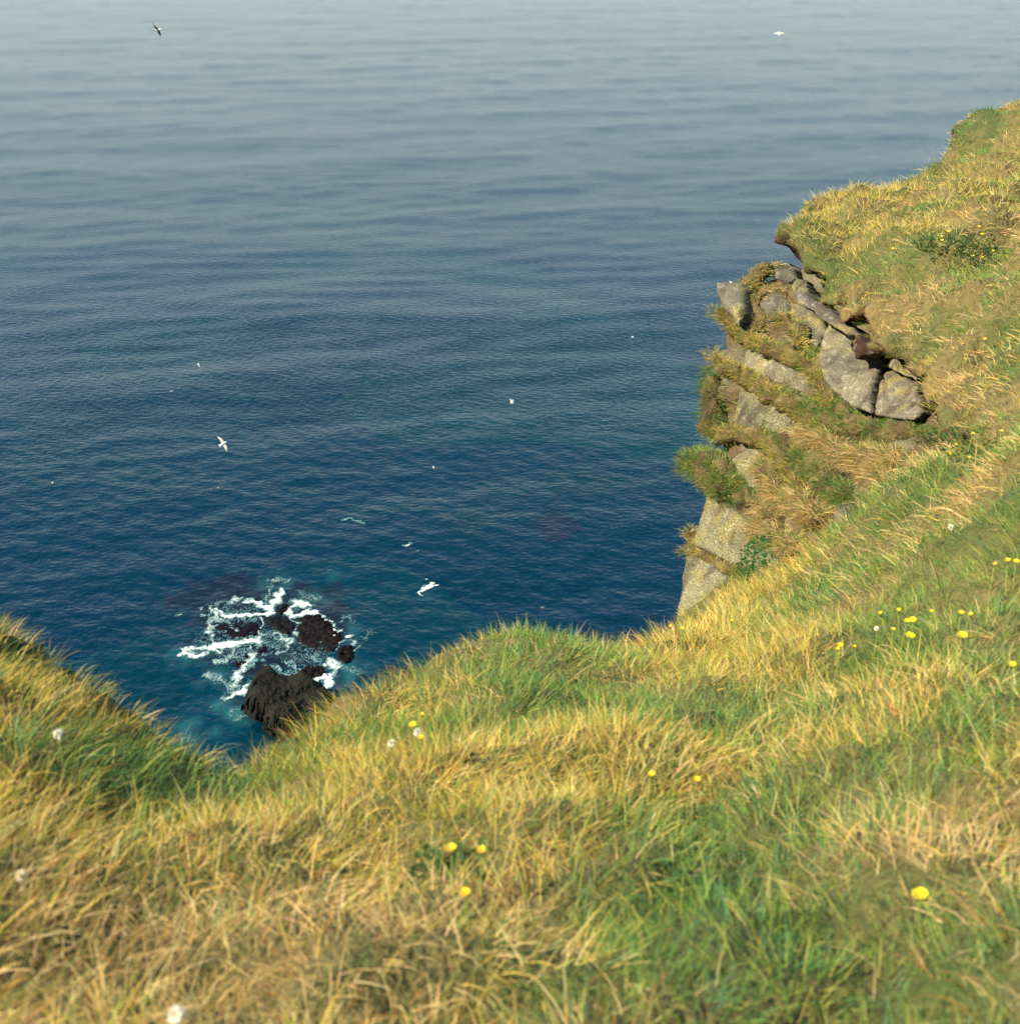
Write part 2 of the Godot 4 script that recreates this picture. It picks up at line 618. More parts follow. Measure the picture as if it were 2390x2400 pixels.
func build_foam(called: String, label: String, category: String, strokes: Array, lace: float, group := "") -> void:
	# strokes: [points in the photograph, half width in photograph pixels, strength]
	var segs := []
	var lo := Vector2(1e9, 1e9)
	var hi := -lo
	for s in strokes:
		var pts: Array = s[0]
		var per := 0.0
		for i in maxi(1, pts.size() - 1):
			var a := on_sea(pts[i].x, pts[i].y)
			var b := on_sea(pts[mini(i + 1, pts.size() - 1)].x, pts[mini(i + 1, pts.size() - 1)].y)
			per = absf(on_sea(pts[i].x + 1.0, pts[i].y).x - a.x)
			segs.append([Vector2(a.x, a.z), Vector2(b.x, b.z), s[1] * per, s[2]])
			for q in [a, b]:
				lo = lo.min(Vector2(q.x, q.z) - Vector2.ONE * s[1] * per * 3.0)
				hi = hi.max(Vector2(q.x, q.z) + Vector2.ONE * s[1] * per * 3.0)
	var cell := Vector2(0.045, 0.07)
	var nx := int((hi.x - lo.x) / cell.x) + 2
	var nz := int((hi.y - lo.y) / cell.y) + 2
	var f := PackedFloat32Array()
	f.resize(nx * nz)
	for sg in segs:
		var a: Vector2 = sg[0]
		var b: Vector2 = sg[1]
		var w: float = sg[2]
		var i0 := maxi(0, int((minf(a.x, b.x) - w * 3.0 - lo.x) / cell.x))
		var i1 := mini(nx - 1, int((maxf(a.x, b.x) + w * 3.0 - lo.x) / cell.x))
		var j0 := maxi(0, int((minf(a.y, b.y) - w * 4.0 - lo.y) / cell.y))
		var j1 := mini(nz - 1, int((maxf(a.y, b.y) + w * 4.0 - lo.y) / cell.y))
		for j in range(j0, j1 + 1):
			for i in range(i0, i1 + 1):
				var q := lo + Vector2(i, j) * cell
				q += Vector2(noise.get_noise_2d(q.x * 0.9, q.y * 0.7), noise.get_noise_2d(q.x * 0.9 + 70.0, q.y * 0.7)) * 0.35
				q += Vector2(noise.get_noise_2d(q.x * 2.6, q.y * 2.0), noise.get_noise_2d(q.x * 2.6 + 70.0, q.y * 2.0)) * 0.13
				var c := Geometry2D.get_closest_point_to_segment(q, a, b)
				var d := Vector2(q.x - c.x, (q.y - c.y) * 0.62).length() / w
				if d < 3.0:
					var k := j * nx + i
					f[k] = maxf(f[k], sg[3] * exp(-d * d * 0.75))
	var st := SurfaceTool.new()
	st.begin(Mesh.PRIMITIVE_TRIANGLES)
	var id := PackedInt32Array()
	id.resize(nx * nz)
	id.fill(-1)
	var amount := PackedFloat32Array()
	amount.resize(nx * nz)
	for k in nx * nz:
		if f[k] > 0.03:
			var q := lo + Vector2(k % nx, k / nx) * cell
			var warp := q + Vector2(noise.get_noise_2d(q.x * 0.8 + 11.0, q.y * 0.55), noise.get_noise_2d(q.x * 0.8, q.y * 0.55 + 31.0)) * 0.9
			var r1 := 1.0 - absf(noise.get_noise_2d(warp.x * 0.9, warp.y * 0.55)) * 6.0
			var r2 := 1.0 - absf(noise.get_noise_2d(warp.x * 2.3 + 5.0, warp.y * 1.5)) * 3.6
			var r3 := 1.0 - absf(noise.get_noise_2d(warp.x * 5.2 + 5.0, warp.y * 3.6)) * 2.4
			var lines := maxf(maxf(r1, r2), r3 * 0.8)
			var solid := smoothstep(0.5, 0.95, f[k] + 0.22 * noise.get_noise_2d(q.x * 2.2, q.y * 1.6) + (0.2 if lace < 0.3 else 0.0))
			amount[k] = clampf(maxf(solid * (0.62 + 0.5 * clampf(lines, -0.3, 0.9)), (lines + f[k] * 1.25 - 1.12) / 0.75), 0.0, 1.0)
	var count := 0
	for j in nz - 1:
		for i in nx - 1:
			var k := j * nx + i
			if maxf(maxf(amount[k], amount[k + 1]), maxf(amount[k + nx], amount[k + nx + 1])) < 0.10: continue
			for q in [k, k + 1, k + nx, k + nx + 1]:
				if id[q] < 0:
					var g := lo + Vector2(q % nx, q / nx) * cell
					var am := amount[q]
					var t := am * am * (2.0 - am)
					var y := wave(g.x, g.y, g.length()) + 0.035 + 0.05 * t
					st.set_color(Color(0.02, 0.075, 0.09).lerp(Color(0.64, 0.66, 0.61), t))
					st.add_vertex(Vector3(g.x, y, g.y))
					id[q] = count
					count += 1
			for q in [k, k + 1, k + nx, k + 1, k + nx + 1, k + nx]: st.add_index(id[q])
	st.generate_normals()
	tag(put(called, st.commit(), M.foam), label, category, group, "stuff")

func build_reef() -> void:
	var S := []
	for s in [
		[[430, 395, 520, 390, 620, 386, 700, 380], 7, 1.0], [[695, 350, 730, 300, 765, 238], 13, 1.0], [[530, 300, 600, 300, 650, 330, 705, 350], 9, 0.85], [[440, 310, 480, 280], 9, 0.7],
		[[790, 350, 830, 390, 885, 390, 930, 368], 8, 1.0], [[815, 345, 870, 300, 935, 315], 14, 0.85], [[360, 350, 420, 402, 440, 395], 7, 0.8], [[310, 330, 350, 372, 320, 420, 308, 500, 325, 560], 9, 0.66],
		[[330, 405, 400, 420, 455, 480, 480, 490], 7, 0.55], [[345, 592, 420, 578, 500, 568, 580, 553, 622, 560], 14, 0.95], [[120, 632, 160, 618, 250, 603, 330, 615, 390, 640], 9, 0.8], [[130, 642, 195, 655, 255, 648], 11, 0.85],
		[[350, 690, 420, 692, 455, 665, 470, 600], 10, 0.62], [[590, 650, 560, 690, 510, 740, 480, 790, 470, 845], 14, 0.75], [[410, 922, 450, 900, 520, 880, 560, 835], 11, 0.85], [[280, 770, 340, 790, 400, 812, 440, 850], 11, 0.55],
		[[430, 1030, 470, 1000, 530, 995, 565, 1012, 530, 1050, 470, 1052], 7, 0.45], [[630, 400, 648, 440, 650, 485, 615, 560], 4, 0.75], [[650, 510, 610, 545, 560, 600], 5, 0.6], [[640, 530, 700, 500, 740, 480], 3, 0.5], [[650, 560, 720, 590, 740, 620], 3, 0.45],
		[[740, 508, 790, 540, 850, 545, 800, 600, 750, 642], 7, 0.66], [[830, 400, 884, 448, 862, 505], 4, 0.62], [[940, 350, 1000, 382, 1060, 420, 1095, 430], 7, 0.9], [[1105, 455, 1125, 520, 1150, 485], 7, 0.8],
		[[1205, 520, 1225, 522], 9, 1.0], [[1218, 555, 1236, 590], 5, 0.7], [[1118, 612, 1150, 570, 1185, 553], 3, 0.6], [[1180, 652, 1240, 625, 1272, 588], 5, 0.5], [[985, 800, 1040, 772, 1080, 800, 1070, 835], 14, 1.0],
		[[1040, 705, 1100, 680, 1125, 720, 1090, 775], 12, 0.78], [[1130, 705, 1200, 722, 1275, 750], 16, 0.42], [[800, 690, 850, 688, 850, 730, 905, 762, 960, 790], 8, 0.55], [[690, 165, 745, 158, 810, 170], 9, 0.45], [[700, 200, 688, 250, 670, 300], 8, 0.5],
		[[880, 240, 940, 262, 1005, 275], 13, 0.42], [[1140, 445, 1180, 402, 1225, 425], 9, 0.42], [[1290, 535, 1340, 500], 14, 0.3], [[955, 660, 1015, 682], 8, 0.5], [[690, 720, 760, 752, 830, 755], 8, 0.5], [[570, 720, 600, 680, 640, 690], 9, 0.5],
		[[110, 385, 130, 385], 6, 0.5], [[240, 345, 255, 345], 4, 0.6], [[310, 330, 380, 310, 450, 320], 8, 0.42], [[380, 500, 480, 480, 540, 520], 7, 0.4], [[430, 560, 540, 500, 600, 530], 5, 0.45], [[1010, 560, 1040, 620, 1100, 640], 4, 0.4], [[590, 900, 620, 935], 4, 0.5], [[720, 1040, 770, 1050], 4, 0.4], [[300, 980, 380, 960], 6, 0.3], [[640, 640, 690, 660, 720, 620], 4, 0.45], [[880, 570, 960, 620, 1020, 660], 4, 0.4], [[280, 390, 330, 360], 8, 0.5]]:
		var pts := []
		for i in s[0].size() / 2: pts.append(zf(s[0][i * 2], s[0][i * 2 + 1]))
		S.append([pts, s[1] / 1.25, s[2]])
	for q in [[560, 1440, 55, 0.34], [640, 1500, 60, 0.36], [560, 1530, 60, 0.36], [720, 1540, 60, 0.33], [500, 1500, 40, 0.33], [760, 1560, 40, 0.3]]: S.append([[Vector2(q[0] - 20, q[1]), Vector2(q[0] + 20, q[1])], q[2] * 0.7, q[3]])
	build_foam("sea_foam", "white lacy surf swirling over the dark reef", "sea foam", S, 0.8)
	build_foam("foam_patch", "pale cream foam patch floating alone right of the reef", "foam", [[[Vector2(979, 1386), Vector2(990, 1378)], 4.0, 1.0], [[Vector2(990, 1378), Vector2(1004, 1373)], 5.5, 1.1], [[Vector2(1004, 1373), Vector2(1010, 1366)], 5.0, 1.1], [[Vector2(1006, 1374), Vector2(1019, 1370)], 3.5, 0.9], [[Vector2(978, 1387), Vector2(987, 1391)], 2.0, 0.8]], 0.15)
	build_foam("foam_patch", "small thin broken foam streak above the cream foam patch", "foam", [[[Vector2(938, 1281), Vector2(950, 1278), Vector2(962, 1275)], 2.5, 0.7], [[Vector2(1001, 1354), Vector2(1006, 1355)], 2.0, 0.8], [[Vector2(976, 1290), Vector2(983, 1291)], 2.0, 0.5]], 0.6)
	build_foam("foam_patch", "faint dotted foam streak farthest from the reef", "foam", [[[Vector2(803, 1216), Vector2(830, 1220), Vector2(858, 1228)], 3.0, 0.5]], 0.9)
	# rocks: [name, label, outline in the photograph, height over the sea, softness of the flanks, roughness, material, colour]
	var rocks := [
		["sea_stack", "large black rock standing above the surf", [[588, 1608], [600, 1582], [612, 1568], [632, 1560], [645, 1572], [672, 1578], [694, 1582], [706, 1578], [735, 1594], [762, 1604], [772, 1622], [774, 1645], [766, 1660], [745, 1662], [735, 1672], [705, 1680], [690, 1676], [668, 1682], [640, 1672], [628, 1655], [634, 1640], [612, 1636], [596, 1632], [584, 1622]], 2.1, 0.7, 0.55, "basalt", Color(0.0095, 0.008, 0.0065)],
		["sea_stack", "low black rock foot in front of the large black rock, half hidden by grass", [[662, 1690], [700, 1688], [735, 1690], [738, 1706], [715, 1722], [690, 1718], [668, 1706]], 0.9, 0.5, 0.5, "basalt", Color(0.016, 0.013, 0.011)],
		["reef_rock", "widest flat purple-brown rock slab awash in the reef", [[696, 1442], [722, 1434], [745, 1444], [768, 1462], [790, 1478], [796, 1500], [780, 1516], [752, 1516], [722, 1508], [702, 1492], [700, 1468]], 0.42, 0.9, 0.28, "wet", Color(0.0082, 0.0049, 0.0053)],
		["reef_rock", "round dark rock at the right end of the reef", [[792, 1508], [810, 1498], [826, 1504], [828, 1520], [812, 1536], [794, 1532]], 0.75, 0.6, 0.35, "wet", Color(0.0044, 0.0030, 0.0033)],
		["reef_rock", "reddish dark rock in the upper middle of the reef", [[628, 1440], [655, 1436], [676, 1442], [690, 1462], [684, 1476], [660, 1474], [640, 1460]], 0.4, 0.7, 0.3, "wet", Color(0.0074, 0.0041, 0.0044)],
		["reef_rock", "flat dark rock in the left part of the reef", [[505, 1462], [540, 1452], [575, 1452], [602, 1458], [604, 1478], [580, 1490], [540, 1484], [512, 1478]], 0.28, 0.8, 0.22, "wet", Color(0.0059, 0.0039, 0.0048)],
		["reef_rock", "small dark rock pair end left of the large black rock", [[548, 1542], [566, 1530], [582, 1530], [584, 1540], [566, 1550], [552, 1554]], 0.4, 0.5, 0.3, "wet", Color(0.0044, 0.0030, 0.0033)],
		["reef_rock", "smallest dark rock in the middle of the reef", [[604, 1512], [618, 1506], [626, 1516], [618, 1528], [604, 1526]], 0.4, 0.5, 0.3, "wet", Color(0.0059, 0.0039, 0.0041)],
		["reef_rock", "dark rock awash just behind the large black rock", [[704, 1562], [722, 1552], [752, 1554], [764, 1566], [748, 1578], [720, 1576]], 0.4, 0.5, 0.35, "wet", Color(0.0053, 0.0033, 0.0035)],
		["reef_rock", "dark rock tip breaking the surf at the top of the reef", [[648, 1424], [662, 1408], [674, 1408], [672, 1422], [656, 1430]], 0.45, 0.5, 0.3, "wet", Color(0.0053, 0.0033, 0.0039)],
		["reef_rock", "thin dark rock rim along the right edge of the surf", [[724, 1432], [746, 1430], [772, 1452], [790, 1470], [806, 1490], [796, 1494], [770, 1472], [748, 1450]], 0.5, 0.4, 0.3, "wet", Color(0.0053, 0.0035, 0.0035)],
	]
	for r in rocks:
		var poly := PackedVector2Array()
		var mid := Vector3.ZERO
		for q in r[2]:
			var p := on_sea(q[0], q[1], r[3] * 0.85)
			poly.append(Vector2(p.x, p.z))
			mid += Vector3(p.x, 0, p.z) / r[2].size()
		var box := Rect2(poly[0], Vector2.ZERO)
		for q in poly: box = box.expand(q)
		box = box.grow(r[4] * 2.2)
		var cell := 0.07
		var nx := int(box.size.x / cell) + 1
		var nz := int(box.size.y / (cell * 1.4)) + 1
		var st := SurfaceTool.new()
		st.begin(Mesh.PRIMITIVE_TRIANGLES)
		for j in nz:
			for i in nx:
				var q := box.position + Vector2(i * cell, j * cell * 1.4)
				var w := q + Vector2(noise.get_noise_2d(q.x * 1.1, q.y * 1.1), noise.get_noise_2d(q.x * 1.1 + 33.0, q.y * 1.1)) * 0.18 + Vector2(noise.get_noise_2d(q.x * 3.0, q.y * 3.0), noise.get_noise_2d(q.x * 3.0 + 33.0, q.y * 3.0)) * 0.1
				var near := 1e9
				for k in poly.size(): near = minf(near, Geometry2D.get_closest_point_to_segment(w, poly[k], poly[(k + 1) % poly.size()]).distance_to(w))
				var s := near if not Geometry2D.is_point_in_polygon(w, poly) else -near
				var p3 := Vector3(q.x, 0, q.y)
				var top: float = r[3] * (0.85 if r[0] == "sea_stack" else 0.20) * (1.0 + 0.25 * noise.get_noise_2d(q.x * 0.35, q.y * 0.35)) + r[5] * (0.55 if r[0] == "sea_stack" else 0.8) * (0.45 * fbm(p3, 1.3, 4) - 0.4 * absf(n3(p3, 2.4)))
				var fl := clampf(s / r[4], -0.1, 1.0)
				var y := lerpf(top, -0.9, smoothstep(-0.10, 1.0, fl))
				var c: Color = r[7]
				c = c.lerp(Color(0.021, 0.018, 0.0115), 0.5 * clampf(0.3 + 1.6 * n3(p3, 0.8), 0.0, 1.0)) if r[0] == "sea_stack" else c
				st.set_color(c)
				var jog := Vector3(n3(Vector3(q.x, y, q.y), 1.4), 0, n3(Vector3(q.x, y + 20.0, q.y), 1.4)) * 0.35 * clampf(fl * 4.0, 0.0, 1.0) * minf(1.0, r[3])
				st.add_vertex(Vector3(q.x - mid.x, y, q.y - mid.z) + jog)
		for j in nz - 1:
			for i in nx - 1:
				var a := j * nx + i
				for q in [a, a + 1, a + nx, a + 1, a + nx + 1, a + nx]: st.add_index(q)
		st.generate_normals()
		var o := put(r[0], st.commit(), M[r[6]])
		o.position = mid
		tag(o, r[1], "rock", "rocks of the reef")

# ------------------------------------------------------------------ ground
var slope: Turf
var head: Turf
func build_ground() -> void:
	var main := [
		[0, 2400, 2.25], [600, 2400, 2.3], [1195, 2400, 2.35], [1800, 2400, 2.4], [2390, 2400, 2.35], [-500, 2400, 2.25], [2900, 2400, 2.3],
		[0, 2000, 2.95], [600, 2000, 3.05], [1195, 2000, 3.05], [1800, 2000, 3.1], [2390, 2000, 2.9], [2900, 1900, 2.9],
		[0, 1750, 3.55], [300, 1820, 3.78], [550, 1890, 3.72], [800, 1810, 4.0], [1100, 1750, 4.0], [1400, 1750, 4.0], [1800, 1700, 4.2], [2150, 1700, 3.95], [2390, 1700, 3.7], [2900, 1600, 3.6],
		[0, 1530, 4.3], [-400, 1350, 4.75], [900, 1710, 4.55], [1050, 1610, 5.0], [1150, 1530, 5.55], [1250, 1500, 5.8], [1420, 1540, 5.75], [1300, 1620, 5.0], [1600, 1530, 5.95], [1600, 1620, 5.0], [1850, 1520, 5.55], [2000, 1450, 5.5], [2150, 1450, 5.2], [2390, 1450, 4.7], [2900, 1400, 4.4],
		[1660, 1490, 6.8], [1720, 1450, 7.3], [1790, 1400, 7.6], [1900, 1300, 7.5], [1850, 1440, 6.5], [2000, 1250, 7.0], [2100, 1150, 7.1], [2200, 1080, 7.0], [2100, 1300, 6.3], [2250, 1200, 6.1], [2390, 1250, 5.4], [2390, 1060, 6.0], [2700, 1000, 6.0]]
	var edge := [
		[-1200, 700, 7.5], [-700, 1120, 5.6], [-400, 1330, 4.9], [0, 1520, 4.4], [150, 1650, 4.2], [300, 1775, 4.05], [450, 1850, 3.98], [550, 1872, 3.98], [680, 1835, 4.15], [800, 1750, 4.5], [930, 1690, 4.9], [1040, 1610, 5.25], [1120, 1520, 5.65], [1200, 1495, 5.9], [1300, 1490, 6.1], [1420, 1520, 6.1], [1550, 1515, 6.25], [1625, 1508, 6.5], [1665, 1490, 7.2], [1690, 1460, 7.9], [1720, 1430, 8.5],
		[2.6, -8.6], [3.4, -8.8], [9, -8.8], [9, 1.5], [-7, 1.5]]
	slope = make_turf(main, edge, [[-2, -1.4, 1], [2, -1.35, 1], [0, -1.45, 0], [-4, -1.5, -1], [5, -1.3, -1], [7, -1.5, -4], [7, -1.9, -7], [3.4, -3.0, -8.4], [2.6, -3.5, -8.2], [-6, -1.6, 1], [8, -1.2, 1]], Vector2(-7.5, -10), Vector2(9, 1.5), 0.06, 0.065)
	var green := Color(0.06, 0.075, 0.022)
	var straw := Color(0.15, 0.11, 0.045)
	var soil := Color(0.035, 0.018, 0.009)
	var tint := func(p: Vector3, s: float) -> Color:
		var c := green.lerp(straw, clampf(0.5 + 0.9 * n3(p, 1.1) + 0.4 * n3(p, 5.0), 0.0, 1.0))
		return c.lerp(soil, smoothstep(0.25, 0.5, s) * 0.9)
	var roll := func(s: float, _q: Vector2) -> Vector2: return Vector2(0.32 * (1.0 - exp(-s / 0.22)), 0.35 * s + 1.6 * s * s)
	var o := put("grass_slope", turf_mesh(slope, 1.1, roll, tint), M.turf)
	tag(o, "turf slope at the cliff edge under the grass", "ground", "", "structure")
	var top := [
		[1870, 560, 10.5], [1900, 640, 9.85], [1960, 690, 9.35], [2000, 600, 9.8], [2100, 560, 9.6], [2200, 560, 9.3], [2000, 500, 10.9], [2150, 450, 11.6], [2050, 770, 8.65], [2120, 820, 8.2], [2200, 900, 7.65], [2230, 1000, 7.15], [2250, 700, 8.4], [2390, 700, 7.9], [2300, 850, 7.6], [2390, 900, 7.1], [2390, 1010, 6.5], [2300, 600, 9.1], [2390, 560, 9.0], [1900, 490, 11.2], [2050, 455, 12.1], [2210, 415, 12.9], [2300, 350, 12.6], [2390, 400, 11.3], [2330, 290, 13.4], [2390, 290, 13.0], [2600, 300, 13], [2800, 500, 10], [2800, 900, 7]]
	var rim := [
		[2700, 985, 6.35], [2550, 1000, 6.4], [2390, 1025, 6.5], [2320, 1040, 6.75], [2275, 1025, 7.0], [2255, 985, 7.15], [2240, 925, 7.4], [2205, 850, 7.85], [2145, 795, 8.2], [2080, 748, 8.6], [2020, 705, 9.05], [1962, 655, 9.6], [1905, 605, 10.1], [1868, 565, 10.5], [1858, 530, 10.9], [1880, 495, 11.3], [1940, 465, 11.9], [2050, 450, 12.4], [2140, 425, 12.9], [2225, 395, 13.3], [2260, 320, 14.0], [2330, 285, 14.6], [2450, 270, 15.5], [2700, 230, 18.0],
		[12.5, -16], [12.5, -6.0]]
	head = make_turf(top, rim, [[9, -2.2, -12], [11, -1.7, -7], [5, -1.9, -5.8], [12, -2.2, -16], [7, -1.9, -6]], Vector2(1.0, -18.5), Vector2(12.5, -5.0), 0.06, 0.10)
	var curl := func(s: float, q: Vector2) -> Vector2:
		var t := s / 0.75
		var thick := lerpf(0.13, 0.44, smoothstep(-8.9, -10.0, q.y))
		return Vector2(0.06 * sin(PI * minf(t * 1.6, 1.0)) - 0.7 * maxf(0.0, t - 0.35), 0.05 * t + thick * t * sqrt(t))
	var tint2 := func(p: Vector3, s: float) -> Color:
		var c := green.lerp(straw, clampf(0.55 + 0.9 * n3(p, 1.1) + 0.4 * n3(p, 5.0), 0.0, 1.0))
		return c.lerp(soil.lerp(Color(0.075, 0.026, 0.012), clampf(0.3 + n3(p, 4.0), 0.0, 1.0)), smoothstep(0.14, 0.3, s))
	o = put("grass_headland", turf_mesh(head, 0.75, curl, tint2), M.turf)
	tag(o, "turf cap of the headland with an undercut earthy rim", "ground", "", "structure")
	# the cliff below the turf, down to the sea
	var foot := []
	for q in slope.outline:
		if q.y < -2.5 and q.x < 2.5: foot.append(q)
	for e in [[1790, 1100, 10.5], [1800, 800, 10.9], [1900, 620, 11.2], [1930, 540, 11.6], [2000, 490, 12.4], [2140, 450, 13.2], [2300, 340, 14.8], [2500, 290, 16.2], [2900, 240, 19.0]]:
		var q := at(e[0], e[1], e[2])
		foot.append(Vector2(q.x, q.z))
	var st := SurfaceTool.new()
	st.begin(Mesh.PRIMITIVE_TRIANGLES)
	var rows := 40
	var line := []
	for q in foot: line.append(Vector3(q.x, 0, q.y))
	line = smooth_line(line, 0.5)
	for j in rows:
		var f := float(j) / (rows - 1)
		for i in line.size():
			var p: Vector3 = line[i]
			var along: Vector3 = (line[mini(i + 1, line.size() - 1)] - line[maxi(i - 1, 0)]).normalized()
			var inward := Vector3.UP.cross(along).normalized()
			p.y = lerpf(54.5, -1.5, f)
			p += inward * (0.55 - 0.6 * f) + inward * 0.5 * fbm(Vector3(p.x, p.y * 0.3, p.z), 0.5, 3) * minf(1.0, f * 8.0)
			st.set_color(Color(0.16, 0.14, 0.115))
			st.add_vertex(p)
	for j in rows - 1:
		for i in line.size() - 1:
			var a := j * line.size() + i
			for q in [a, a + 1, a + line.size(), a + 1, a + line.size() + 1, a + line.size()]: st.add_index(q)
	st.generate_normals()
	tag(put("cliff_face", st.commit(), M.rock), "rock wall of the cliff dropping to the sea", "cliff", "", "structure")

func ground(x: float, z: float) -> float:
	var y := slope.height(x, z) if slope.has(x, z) else -1e9
	if z < -5.5 and head.has(x, z): y = maxf(y, head.height(x, z))
	return y

func hit(u: float, v: float, above := 0.0) -> Vector3:
	var r := ray(u, v)
	var d := 1.8
	while d < 22.0:
		var p := EYE + r * d
		if p.y < ground(p.x, p.z) + above: return p
		d += 0.02
	return EYE + r * 9.0

